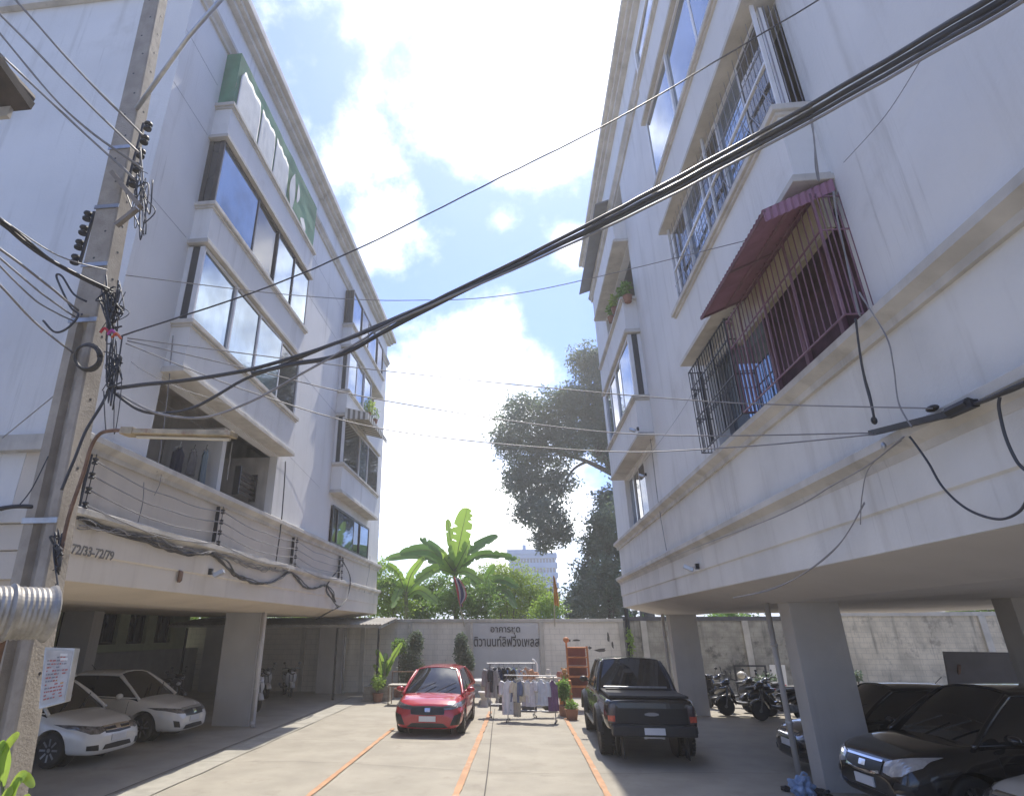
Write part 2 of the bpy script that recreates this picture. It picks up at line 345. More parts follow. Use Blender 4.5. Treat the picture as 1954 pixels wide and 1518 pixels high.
def block(name, label, side, WX, ya, yb, zf, bays, rows, ztop, base, m_soffit, colx, coly, M_DARKIN):
    s = 1 if side == 'L' else -1
    fx = lambda d: WX + s * d
    t = thing(name, label, 'apartment building', base)
    deep = -9.5
    holes = [(b0 + .02, b1 - .02, z0, z1) for (b0, b1) in bays for (z0, z1) in rows]
    holes += EXTRA_HOLES.get(side, [])
    holes = [h for h in holes if h not in DROP_HOLES.get(side, [])]
    b = MB(); wall_with_holes(b, fx(-.22), fx(0), ya, yb, rows[0][0] - .02, ztop, holes); b.build('wall', M_WHITE, t)
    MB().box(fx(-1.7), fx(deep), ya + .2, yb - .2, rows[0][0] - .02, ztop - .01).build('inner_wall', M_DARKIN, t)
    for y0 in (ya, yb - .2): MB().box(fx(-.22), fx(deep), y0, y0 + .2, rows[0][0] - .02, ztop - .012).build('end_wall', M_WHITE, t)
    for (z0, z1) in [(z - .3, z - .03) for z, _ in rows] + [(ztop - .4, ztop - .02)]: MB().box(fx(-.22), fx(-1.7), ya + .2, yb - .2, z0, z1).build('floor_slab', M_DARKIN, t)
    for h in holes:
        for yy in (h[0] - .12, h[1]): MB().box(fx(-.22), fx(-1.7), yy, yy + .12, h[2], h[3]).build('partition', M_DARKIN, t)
    # fascia beam, tapered soffit
    z0 = zf
    prof = [(fx(.06), z0), (fx(.06), z0 + .37), (fx(.085), z0 + .39), (fx(.085), z0 + .76), (fx(0), z0 + .78), (fx(0), rows[0][0] - .02), (fx(-.9), rows[0][0] - .02), (fx(-.9), z0 + .01)]
    MB().prism(prof, ya, yb).build('fascia', M_BEIGE if side == 'L' else M_WHITE2, t)
    prof = [(fx(-.9), z0 + .3), (fx(.02), z0 + .3), (fx(.02), z0 - .004), (fx(-1.12), 2.96), (fx(-2.3), 2.96), (fx(-2.3), 3.02), (fx(deep), 3.02), (fx(deep), z0 + .3)]
    MB().prism(prof, ya + .004, yb - .004).build('soffit', m_soffit, t)
    moulding(t, fx, ya - .1, yb + .1, z0 + .76, z0 + 1.0, .09, .2)
    moulding(t, fx, ya - .12, yb + .12, rows[0][0] - .26, rows[0][0] - .005, .05, .17)
    # cornices at the top
    moulding(t, fx, ya - .1, yb + .1, CORN[side][0], CORN[side][0] + .28, .06, .16, name='cornice')
    zc = CORN[side][1]
    b = MB()
    for k, (d, h0, h1) in enumerate([(.16, 0, .14), (.27, .14, .28), (.4, .28, .46)]): b.box(fx(-.05), fx(d), ya - d, yb + d, zc + h0, zc + h1)
    b.build('cornice', M_MOULD, t, bevel=.012)
    MB().box(fx(-.05), fx(.3), ya - .3, yb + .3, zc + .46, zc + .75).build('parapet', M_WHITE, t)
    MB().box(fx(-.052), fx(deep), ya, yb, zc, zc + .7).build('roof', M_WHITE, t)
    for cx in colx:
        for cy in coly:
            b = MB(); x0, x1 = sorted((cx[0], cx[1])); b.box(x0, x1, cy, cy + .47, -.02, 3.1); b.build('column', M_COL, t, bevel=.012)
    for bi, (b0, b1) in enumerate(bays):
        for ri in range(1, len(rows)): bay_box(t, fx, b0, b1, rows[ri - 1][1] + .03, rows[ri][0] + .01)
    return t, fx

EXTRA_HOLES = {}; DROP_HOLES = {}
CORN = {'L': (15.3, 16.55), 'R': (15.75, 17.55)}
LB = [(9.12, 14.68), (19.35, 24.75)]; LR = [(5.24, 6.88), (8.0, 9.74), (10.8, 12.55), (13.6, 15.15)]
RB = [(5.65, 10.55), (15.05, 19.85)]; RR = [(5.47, 7.2), (8.4, 10.3), (11.48, 13.4), (14.65, 15.7)]
DROP_HOLES['L'] = [(19.37, 24.73, 5.24, 6.88)]; EXTRA_HOLES['L'] = [(19.6, 24.75, 5.24, 6.55)]
LBL, LX = block('apartment_building', 'white five storey apartment block with a torn green net over its top window bay', 'L', -6.4, 7.65, 27.0, 3.14, LB, LR, 16.6, (-10, 17, 0), M_SOFFIT, [(-8.68, -7.6), (-13.9, -12.9)], [8.3, 17.5, 26.35], M_DARKIN)
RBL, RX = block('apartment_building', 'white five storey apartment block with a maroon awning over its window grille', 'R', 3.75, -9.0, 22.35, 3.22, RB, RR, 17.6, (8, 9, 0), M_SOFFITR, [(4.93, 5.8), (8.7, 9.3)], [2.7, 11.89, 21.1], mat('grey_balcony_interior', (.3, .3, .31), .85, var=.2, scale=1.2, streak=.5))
# left block continues round its near end: courses on the end wall
for (z0, z1, d) in [(3.90, 4.14, .15), (4.98, 5.23, .14), (15.32, 15.58, .14)]: MB().box(-6.42, -15.9, 7.65 - d, 7.648, z0, z1).build('end_moulding', M_MOULD, LBL, bevel=.01)
for (z0, z1, d) in [(3.14, 3.52, .055), (3.53, 3.895, .08)]: MB().box(-6.36, -15.9, 7.65 - d, 7.648, z0, z1).build('end_fascia', M_BEIGE, LBL, bevel=.01)
MB().box(-7.31, -15.9, 7.653, 8.0, 3.16, 5.21).build('end_wall', M_WHITE, LBL)
# drain pipes on the columns
for (x, y, p) in [(-7.5, 17.44, LBL), (-7.5, 26.3, LBL), (4.78, 12.5, RBL), (4.78, 21.4, RBL)]:
    b = MB(); b.tube([(x, y, .12), (x, y, 2.97)], .05, 10); b.tube(spline([(x, y, .13), (x + .02, y - .02, .05), (x + .12 * (1 if x < 0 else -1), y - .12, .03)], 4), .052, 10)
    for z in (.9, 2.2): b.tube([(x, y, z), (x, y, z + .06)], .06, 10)
    b.build('drain_pipe', M_PIPE, p, smooth=True)

# ---- windows, left block
lx = LX
window_set(LBL, lx, .36, 9.14, 14.66, 8.01, 9.74, [10.62, 11.9, 13.3], M_ALU, [M_GLASS, M_GLASS, M_GLASS, M_GLASSD], .055, side=M_GLASSD)
window_set(LBL, lx, .36, 9.14, 14.66, 10.81, 12.55, [11.0, 12.3, 13.5], M_BRONZE, [M_GLASS, M_GLASSD, M_GLASS, M_GLASS], .05, side=M_GLASSD)
window_set(LBL, lx, .1, 19.6, 24.75, 5.24, 6.55, [20.2, 22.3, 23.3], M_BRONZE, [M_GLASSD, M_GLASS, M_GLASSD, M_GLASS], .07)
window_set(LBL, lx, .36, 19.37, 24.73, 8.01, 9.74, [21.6, 22.9], M_ALU, [M_GLASSD, M_GLASS, M_GLASSD], .06, side=M_GLASSD)
window_set(LBL, lx, .36, 19.37, 22.9, 10.81, 12.55, [20.5, 21.7], M_ALU, [M_GLASS, M_GLASS], .06, side=M_GLASSD)
window_set(LBL, lx, .36, 19.37, 24.73, 13.61, 15.15, [20.8, 21.9, 23.6], M_BRONZE, [M_GLASS, M_GLASSD, M_GLASS, M_GLASSD], .06, side=M_GLASSD)
# ---- windows, right block
rx = RX
window_set(RBL, rx, .36, 15.07, 19.83, 8.41, 10.3, [16.6, 17.5, 18.6], M_ALU, [M_GLASS, M_GLASS, M_GLASSD, M_GLASS], .1, side=M_GLASSD)
window_set(RBL, rx, .36, 5.67, 10.53, 11.49, 13.4, [7.25, 8.75], M_ALU, [M_GLASS, M_GLASS, M_GLASS], .07, side=M_GLASS)
window_set(RBL, rx, .36, 5.67, 10.53, 14.66, 15.7, [7.25, 8.75], M_ALU, [M_GLASS], .07, side=M_GLASS)
window_set(RBL, rx, -.12, 17.2, 19.8, 5.48, 7.2, [18.1, 19.0], M_ALU, [M_GLASSD, M_GLASSD, M_GLASS], .06)
MB().box(rx(-.2), rx(-.1), 15.07, 17.18, 5.48, 7.19).build('wall_panel', M_WHITE, RBL)
# open balconies: left bay row 1 partition, louver, slab edge
MB().box(lx(-.24), lx(-1.68), 12.1, 12.28, 5.24, 6.87).build('partition', M_WHITE, LBL)
b = MB()
for i in range(5): b.bar((lx(-.5), 13.55, 5.72 + i * .13), (lx(-.5), 14.45, 5.72 + i * .13), .1, .07, V((.6, 0, 1)))
b.box(lx(-.58), lx(-.42), 13.5, 13.55, 5.62, 6.34); b.box(lx(-.58), lx(-.42), 14.45, 14.5, 5.62, 6.34)
b.build('louvre', M_BRONZE, LBL)
b = MB(); b.lathe([(.0, 0), (.22, 0), (.24, .03), (.24, .09), (.2, .12), (.0, .12)], (lx(-.9), 12.75, 6.35), 18, 'x'); b.build('exhaust_fan', mat('ivory_plastic', (.6, .55, .42), .5), LBL, smooth=True)
MB().tube([(lx(-.6), 13.2, 5.9), (lx(-.6), 13.2, 6.87)], .02, 8).build('waste_pipe', M_PIPE, LBL)
# white dwarf frame posts on the balconies of the right block
b = MB()
for y in (5.7, 8.0, 10.45): b.box(rx(.27), rx(.32), y - .014, y + .014, 8.41, 10.33)
b.box(rx(.275), rx(.315), 5.7, 10.45, 9.27, 9.31); b.build('balcony_frame', M_ALU, RBL)
b = MB()
for i in range(26):
    y = 5.75 + i * .185; b.tube([(rx(.29), y, 8.41), (rx(.29), y, 10.3)], .005, 4)
for z in (8.7, 9.0, 9.6, 9.95): b.tube([(rx(.3), 5.7, z), (rx(.3), 10.45, z)], .006, 4)
for i in range(5): b.tube([(rx(.29 - .07 * i), 5.7, 8.41), (rx(.29 - .07 * i), 5.7, 10.3)], .008, 4)
for k in range(16): b.tube([(rx(.3), 5.75 + k * .3, 8.42), (rx(.3), 6.05 + k * .3, 8.42 + (.6 if k % 2 else .9))], .007, 4)
b.build('window_grille', mat('grey_grille_steel', (.3, .3, .33), .5, metal=.4), RBL)
window_set(RBL, rx, .22, 5.7, 10.5, 8.42, 10.28, [6.6, 7.6, 8.6, 9.6], M_ALU, [M_GLASSD, M_GLASS, M_GLASSD, M_GLASS, M_GLASSD], .05)

# ---- green net over the top bay of the left block
M_NET = leafmat('green_shade_net', (.16, .36, .25), (.14, .4, .26), .9, .3)
M_TORN = mat('grey_torn_sheet', (.62, .63, .61), .8, var=.1, scale=2.5)
def wavy(y0, y1, z0, z1, d, n=30, m=8, amp=.025, top=None, seed=0):
    return [[(LX(d + amp * noise.noise(V((i * .3, j * .5, seed)))), y0 + (y1 - y0) * i / n, z0 + (z1 + (top(i / n) if top else 0) - z0) * j / m) for j in range(m + 1)] for i in range(n + 1)]
b = MB(); b.grid(wavy(9.14, 14.66, 13.62, 15.28, .36)); b.grid([[(LX(.36 * i / 5), 9.14, 13.62 + 1.66 * j / 3) for j in range(4)] for i in range(6)]); b.build('shade_net', M_NET, LBL, solid=.006, fixn=False)
for k, (ya_, yb_, h_, sl_) in enumerate([(9.25, 10.35, 1.36, -.06), (10.42, 11.3, 1.28, .02), (11.38, 12.3, 1.3, -.1)]):
    b = MB(); b.grid(wavy(ya_, yb_, 13.6, 13.6 + h_, .39 - .004 * k, 24, 10, .006, lambda t: min(0, 2.2 * t - .3) * (k == 0) + sl_ * t - .9 * max(0, t - .93) * 6 + .03 * math.sin(t * 17 + k), 4 + k)); b.build('torn_sheet', M_TORN, LBL, solid=.008, fixn=False, smooth=True)
for k, (y, z, h, w, tw) in enumerate([(12.6, 13.65, 1.35, .2, .25), (13.05, 14.1, .8, .1, -.2), (13.6, 13.65, .45, .22, .3)]):
    b = MB(); b.grid([[(LX(.405 + .015 * math.sin(u * 3 + k)), y + tw * (u - .5) ** 2 * 1.4 + v * w * math.sin(math.pi * min(1, u + .1)), z + u * h) for v in (-1, 0, 1)] for u in [i / 10 for i in range(11)]])
    b.build('torn_strip', M_TORN, LBL, solid=.006, fixn=False)

# ---- awnings
M_PINK = mat('maroon_sheet', (.32, .15, .215), .6, var=.18, scale=2.5, streak=.4, scol=(.2, .1, .12))
M_PINKT = mat('maroon_paint', (.2, .1, .135), .55, var=.2)
def corr_awning(parent, fx, y0, y1, z_wall, z_out, d_out, m, pitch=.085, amp=.014, name='awning', drop=.0, th=.012):
    b = MB(); n = int((y1 - y0) / pitch * 4)
    for k, (oz) in enumerate((0, -th)):
        rows = []
        for i in range(n + 1):
            y = y0 + (y1 - y0) * i / n; a = amp * math.sin(2 * math.pi * i / 4)
            rows.append([(fx(.02), y, z_wall + a + oz), (fx(d_out * .5), y, (z_wall + z_out) / 2 + a + oz), (fx(d_out), y, z_out + a + oz)] + ([(fx(d_out + .012), y, z_out - drop + oz)] if drop else []))
        b.grid(rows)
    return b.build(name, m, parent, fixn=False)
aw = corr_awning(RBL, RX, 5.6, 8.05, 7.24, 6.88, .84, M_PINK)
b = MB()
for y in (5.65, 6.8, 8.0): b.bar((RX(.0), y, 7.2), (RX(.82), y, 6.85), .025, .025)
b.bar((RX(.82), 5.6, 6.86), (RX(.82), 8.05, 6.86), .025); b.bar((RX(.45), 5.6, 7.02), (RX(.45), 8.05, 7.02), .03)
b.build('awning_bracket', M_PINKT, aw)
rows = []
for i in range(41):
    d = .02 + .82 * i / 40; a = 5.6 - .012 * math.sin(i * 1.57); zt = 7.235 - .36 * i / 40; rows.append([(RX(d), a, zt), (RX(d), a, zt - .16)])
MB().grid(rows).build('awning_cheek', M_PINK, aw, solid=.008)
# grille: dark iron north half, maroon south half, box shaped
def grille(y0, y1, z0, z1, d, step, m, rails, thick=.012, deco=False):
    b = MB(); n = int((y1 - y0) / step)
    for i in range(n + 1):
        y = y0 + (y1 - y0) * i / n; b.tube([(RX(d), y, z0), (RX(d), y, z1)], thick * (1.7 if i % 6 == 0 else .75), 4)
    for yy in (y0, y1):
        for i in range(5): b.tube([(RX(d * i / 5), yy, z0), (RX(d * i / 5), yy, z1)], thick * .75, 4)
        for z in rails: b.tube([(RX(0), yy, z), (RX(d), yy, z)], thick, 4)
    for z in rails: b.tube([(RX(d), y0, z), (RX(d), y1, z)], thick * 1.1, 4)
    if deco:
        for i in range(n):
            y = y0 + (y1 - y0) * (i + .5) / n
            for z in ((z0 * 2 + z1) / 3, (z0 + z1 * 2) / 3):
                b.tube([(RX(d), y + .035 * math.cos(a * .785), z + .05 * math.sin(a * .785)) for a in range(9)], .005, 4)
    return b.build('window_grille', m, RBL)
grille(8.55, 10.65, 5.49, 7.12, .3, .12, M_IRON, (5.5, 6.15, 6.75, 7.1), deco=True)
grille(5.6, 8.5, 5.49, 7.05, .3, .13, M_PINKT, (5.5, 6.55, 7.0), .0105)
MB().box(RX(.12), RX(.2), 5.62, 8.5, 6.6, 7.06).build('grille_panel', mat('yellowed_acrylic', (.4, .35, .24), .4, var=.2), RBL)
for y in (5.7, 6.6, 7.5, 8.45): MB().box(RX(-.3), RX(-.24), y - .04, y + .04, 5.48, 7.19).build('window_post', M_PINKT, RBL)
MB().box(RX(-.34), RX(-.31), 5.7, 8.5, 5.48, 7.18).build('curtain_panel', mat('dark_maroon_curtain', (.07, .03, .045), .8, var=.35, scale=5), RBL)
MB().box(RX(-.34), RX(-.3), 8.52, 10.5, 5.48, 7.18).build('window_pane', M_GLASS, RBL)
# striped canvas awning on the far bay of the left block
m1, m2 = mat('cream_canvas', (.62, .6, .54), .8, var=.1), mat('brown_canvas', (.2, .18, .15), .8, var=.1)
b = MB(); n = 22
for i in range(n):
    y0 = 19.2 + (22.4 - 19.2) * i / n; y1 = 19.2 + (22.4 - 19.2) * (i + 1) / n; b.m = i % 2
    b.prism([(LX(.38), 10.04), (LX(1.25), 9.8), (LX(1.25), 9.58), (LX(1.24), 9.58), (LX(1.24), 9.785), (LX(.38), 10.02)], y0, y1)
sa = b.build('awning', [m1, m2], LBL)
b = MB(); 
for i in range(9):
    b.m = i % 2; xa, xb = .39 + .095 * i, .39 + .095 * (i + 1); f = lambda q: 10.02 - .276 * (q - .38); b.prism([(LX(xa), f(xa) - .42 + .2 * (xa - .38)), (LX(xb), f(xb) - .42 + .2 * (xb - .38)), (LX(xb), f(xb)), (LX(xa), f(xa))], 19.19, 19.2)
b.build('awning_cheek', [m1, m2], sa)
# eave sheet on the right block, its underside shade put into the dark blue
b = MB(); b.prism([(RX(.02), 16.1), (RX(.62), 15.9), (RX(.62), 15.86), (RX(.02), 16.06)], 16.2, 21.9); b.build('awning', mat('dark_blue_sheet', (.06, .09, .15), .4, var=.15), RBL)

M_STAIN = mat('mould_stain', (.33, .33, .34), .85, var=.2, scale=8)
for z in (12.6, 9.86, 14.1):
    MB().box(-6.399, -6.397, 7.66, 9.0, z, z + .012).build('wall_joint', M_STAIN, LBL); MB().box(-6.399, -6.397, 14.8, 19.2, z, z + .012).build('wall_joint', M_STAIN, LBL)
# house numbers and fittings on the left fascia
textmesh('72/33-72/79', .19, mat('faded_black_letters', (.2, .19, .17), .7, var=.3, scale=12), 'number_lettering', LBL, tuple(atx(177, 1062, -6.312)), ROT_EAST, .006)

# ================================================================ boundary walls
M_WALLP = mat('boundary_render', (.72, .67, .58), .85, var=.1, scale=1.2, streak=.45, scol=(.26, .23, .19), bump=.3, bricks=(.42, .21, (.4, .38, .34)))
M_WALLR = mat('stained_block', (.6, .53, .4), .9, var=.22, scale=1.5, streak=.95, scol=(.1, .09, .075), bump=.4, spots=.5, spcol=(.13, .11, .09), spscale=1.6, bricks=(.4, .2, (.27, .25, .21)))
M_WALLM = mat('mossy_block', (.34, .32, .27), .9, var=.3, scale=2, streak=.8, scol=(.07, .07, .06), bump=.4, spots=.85, spcol=(.055, .055, .05), spscale=1.1, bricks=(.4, .2, (.2, .19, .17)))
M_COPE = mat('coping_concrete', (.5, .47, .41), .85, var=.15, scale=2, streak=.5, scol=(.22, .2, .17), bump=.3)
M_PANEL = mat('grey_sign_render', (.5, .5, .5), .8, var=.07, scale=.8, streak=.2, scol=(.3, .3, .3))
bw = thing('boundary_wall', 'pale rendered boundary wall with a grey name panel behind the red car', 'wall', (-1, 27.1, 0))
MB().box(-17, 4.35, 27.0, 27.18, -.05, 2.78).build('wall_face', M_WALLP, bw)
MB().box(-17, 4.38, 26.93, 27.24, 2.781, 2.92).build('coping', M_COPE, bw, bevel=.01)
b = MB()
for x in (-12.5, -9.6, -6.9, -4.8, -2.22, .92, 4.27): b.box(x - .09, x + .09, 26.94, 26.998, 0, 2.78)
b.build('pier', M_COPE, bw)
pn = MB().box(-2.02, .78, 26.95, 26.996, .3, 2.76).build('name_panel', M_PANEL, bw)
M_LET = mat('sign_letters', (.03, .027, .027), .6, var=.2)
textmesh('อาคารชุด', .36, M_LET, 'lettering', bw, (-.62, 26.935, 2.39), ROT_FRONT, .012)
textmesh('ติวานนท์ลิฟวิ่งเพลส', .52, M_LET, 'lettering', bw, (-.6, 26.935, 1.83), ROT_FRONT, .014, wscale=.7)
b = MB()
for (x, z, w, h) in [(2.05, 2.05, .12, .06), (2.35, 2.07, .2, .06), (2.9, 1.78, .1, .07), (3.35, 1.68, .32, .1), (2.6, 1.5, .06, .06), (3.1, 1.15, .12, .08), (3.7, 2.2, .06, .3), (3.85, 1.9, .06, .2)]:
    b.add([(x + w * math.cos(k * .9) * (.7 + .3 * math.sin(k * 3 + x * 9)), 26.996, z + h * math.sin(k * .9) * (.7 + .4 * math.cos(k * 2 + x * 5))) for k in range(7)] + [(x + w * math.cos(k * .9) * .7, 27.001, z + h * math.sin(k * .9) * .7) for k in range(7)], [tuple(range(7)), tuple(range(13, 6, -1))] + [((k + 1) % 7, k, 7 + k, 7 + (k + 1) % 7) for k in range(7)])
b.build('broken_plaster_patch', mat('exposed_block', (.09, .08, .07), .9, var=.3), bw)
b2 = thing('boundary_wall', 'mossy black stained block wall behind the parked motorcycles', 'wall', (8, 27.1, 0))
MB().box(4.4, 12.6, 27.0, 27.18, -.05, 2.84).build('wall_face', M_WALLM, b2)
MB().box(4.4, 12.6, 26.95, 27.22, 2.841, 3.0).build('coping', mat('dark_coping', (.1, .1, .11), .9, var=.3, scale=2), b2)
b = MB()
for x in (5.2, 9.3, 12.5): b.box(x - .12, x + .12, 26.92, 26.998, 0, 2.84)
b.build('pier', M_COPE, b2)
b3 = thing('boundary_wall', 'sunlit yellowish block wall with dark water stains behind the dark cars', 'wall', (18, 27.1, 0))
MB().box(12.62, 32, 27.0, 27.18, -.05, 3.0).build('wall_face', M_WALLR, b3)
MB().box(12.62, 32, 26.95, 27.22, 3.001, 3.16).build('coping', M_COPE, b3)
b = MB()
for x in (12.75, 18.4, 24): b.box(x - .12, x + .12, 26.9, 26.998, 0, 3.0)
b.build('pier', M_COPE, b3)
# downpipe / dark post between the walls
tag(MB().tube([(4.5, 26.8, 0), (4.52, 26.8, 3.3)], .1, 10).build('steel_post', M_IRON), 'dark upright post where the pale wall meets the mossy wall', 'post')

# ================================================================ neighbouring house seen under the left block
M_GRN = mat('pale_green_render', (.33, .36, .24), .8, var=.1, streak=.3, scol=(.2, .2, .15))
nb = thing('neighbour_house', 'pale green house with tall dark windows seen under the left block', 'house', (-18, 17, 0))
b = MB(); hol = []
yy = 11.2
while yy < 25.2: hol.append((yy, yy + 1.15, 2.0, 3.9)); yy += 1.75
wall_with_holes(b, -14.8, -14.5, 9.5, 25.9, 1.75, 6.2, hol); b.box(-14.85, -22, 9.5, 25.9, 0, 6.2); b.build('wall', M_GRN, nb)
MB().box(-14.8, -14.46, 9.4, 26.9, 0, 1.74).build('plinth_wall', mat('grey_render', (.3, .29, .27), .85, var=.1, streak=.4), nb)
for h in hol:
    f = MB(); f.box(-14.7, -14.64, h[0], h[0] + .06, h[2], h[3]); f.box(-14.7, -14.64, h[1] - .06, h[1], h[2], h[3]); f.box(-14.7, -14.64, h[0] + .06, h[1] - .06, h[2], h[2] + .06); f.box(-14.69, -14.65, (h[0] + h[1]) / 2 - .025, (h[0] + h[1]) / 2 + .025, h[2] + .06, h[3])
    fo = f.build('window', M_BRONZE, nb); MB().box(-14.75, -14.72, h[0], h[1], h[2], h[3]).build('pane', M_GLASSD, fo)
# corrugated shelter at the back left
sh = thing('lean_to_shelter', 'dark corrugated lean-to shelter against the back wall', 'shelter', (-9.5, 25.6, 0))
b = MB(); n = 260
for oz in (0, -.012): b.grid([[(-14.3 + 8.95 * i / n, 23.9, 2.68 + .018 * math.sin(i * 1.57) + oz), (-14.3 + 8.95 * i / n, 26.9, 2.98 + .018 * math.sin(i * 1.57) + oz)] for i in range(n + 1)])
b.build('corrugated_roof', mat('dirty_fibre_cement', (.3, .28, .25), .85, var=.2, streak=.5), sh, fixn=False)
b = MB()
for y in (24.0, 25.4, 26.8): b.bar((-14.3, y, 2.61 + (y - 23.9) * .1), (-5.4, y, 2.61 + (y - 23.9) * .1), .05, .09)
b.bar((-5.5, 23.95, 2.56), (-5.5, 26.9, 2.86), .05, .09); b.build('purlin', mat('pale_steel', (.4, .39, .37), .5, var=.15), sh)
for x in (-13.5, -10.3, -7.2, -5.52): MB().box(x - .035, x + .035, 24.0, 24.07, 0, 2.55).build('post', M_IRON, sh)
# roof corner of the house on the left, above the wires
rh = thing('tiled_roof', 'dark underside of a neighbouring roof corner at the upper left edge', 'roof', (-7, 4, 8))
c0 = at(18, 128, 4.2); b = MB()
b.prism([(c0.y, c0.z), (c0.y + .42, c0.z - .1), (c0.y + .4, c0.z - .22), (c0.y - 1.8, c0.z + .35), (c0.y - 1.8, c0.z + .5)], c0.x - 3.5, c0.x - .0, 'x'); b.build('roof_slab', mat('dark_roof_underside', (.07, .055, .045), .85, var=.3, scale=5), rh)
b = MB(); b.bar((c0.x - 3.4, c0.y + .36, c0.z - .26), (c0.x - .22, c0.y + .36, c0.z - .26), .05, .2); b.build('fascia_board', mat('pale_fascia_board', (.5, .45, .38), .7, var=.2), rh)
b = MB()
for i in range(12): b.lathe([(.1, -.0), (.1, .42)], (c0.x - .12 - i * .26, c0.y, c0.z - .02), 10, 'y')
b.build('ridge_tile', mat('dark_roof_tile', (.09, .07, .06), .8, var=.3), rh)
hw = MB().box(c0.x - 3.5, c0.x - 1.2, c0.y - 1.5, c0.y - .4, 0, c0.z - .15).build('house_wall', M_WHITE2, rh)
# far tower
tw = thing('office_tower', 'pale blue multi storey tower far behind the banana plants', 'tower', (at(1015, 1180, 150).x, 150, 0))
tx0, tx1 = at(975, 1080, 150).x, at(1060, 1080, 150).x; zt = at(1010, 1052, 150).z
M_TW = mat('pale_blue_cladding', (.16, .3, .5), .6, var=.06, scale=.1); M_TWD = mat('tower_window_band', (.06, .09, .14), .3, var=.3, scale=.3)
b = MB(); b.box(tx0, tx1, 150, 166, 0, zt - .6); b.build('tower_core', M_TWD, tw)
b = MB(); nfl = 11
for i in range(nfl):
    z = zt - 1.6 - i * 2.35; b.box(tx0 - .5, tx1 + .5, 149.5, 166.5, z, z + 1.25)
b.box(tx0 - .9, tx1 - 1.8, 149.2, 166.5, zt - .6, zt + .5); b.build('floor_band', M_TW, tw)
b = MB()
for i in range(15): b.box(tx0 + (tx1 - tx0) * i / 14 - .12, tx0 + (tx1 - tx0) * i / 14 + .12, 149.7, 149.99, 0, zt - 1.8)
b.build('mullion', M_TW, tw); MB().box(tx0 + 3, tx0 + 4, 152, 153, zt + .5, zt + 2).build('roof_mast', M_TW, tw)
# ================================================================ vehicles
def evalmesh(o):
    dg = bpy.context.evaluated_depsgraph_get(); me = bpy.data.meshes.new_from_object(o.evaluated_get(dg)); return me
def interp(tab, x):
    for (a, b) in zip(tab, tab[1:]):
        if x <= b[0]:
            t = 0 if b[0] == a[0] else max(0, (x - a[0]) / (b[0] - a[0])); return [p + (q - p) * t for p, q in zip(a[1:], b[1:])]
    return list(tab[-1][1:])
def decal(bvh, lower, upper, view, n=10, m=4, off=.006, th=.012):
    """a thin panel lying on the body: two 2-D curves projected on it. view: 'f' front (y,z), 'r' rear, 's+'/'s-' sides (x,z), 'fd+'/'fd-' front corner seen diagonally"""
    dirs = {'f': V((-1, 0, 0)), 'r': V((1, 0, 0)), 's+': V((0, -1, 0)), 's-': V((0, 1, 0)), 't': V((0, 0, -1))}
    d = dirs[view]
    def samp(c, t):
        k = t * (len(c) - 1); i = min(int(k), len(c) - 2); u = k - i; return (c[i][0] + (c[i + 1][0] - c[i][0]) * u, c[i][1] + (c[i + 1][1] - c[i][1]) * u)
    rows = []; rows2 = []
    for i in range(n + 1):
        a, b = samp(lower, i / n), samp(upper, i / n); r1 = []; r2 = []
        for j in range(m + 1):
            p = (a[0] + (b[0] - a[0]) * j / m, a[1] + (b[1] - a[1]) * j / m)
            o = V((6, p[0], p[1])) if view == 'f' else V((-6, p[0], p[1])) if view == 'r' else V((p[0], 4, p[1])) if view == 's+' else V((p[0], -4, p[1])) if view == 's-' else V((p[0], p[1], 5))
            h = bvh.ray_cast(o, d)
            q, nn = (h[0], h[1]) if h[0] is not None else (bvh.find_nearest(o + d * 5)[0], -d)
            if nn.dot(d) > 0: nn = -nn
            r1.append(q + nn * off); r2.append(q - nn * th)
        rows.append(r1); rows2.append(r2)
    b = MB(); b.grid(rows); b.grid([r[::-1] for r in rows2])
    # close the rim
    rim = [rows[0], [r[-1] for r in rows], rows[-1][::-1], [r[0] for r in rows][::-1]]; rim2 = [rows2[0], [r[-1] for r in rows2], rows2[-1][::-1], [r[0] for r in rows2][::-1]]
    for p, q in zip(rim, rim2): b.grid([p, q])
    return b
WHEELS = {}
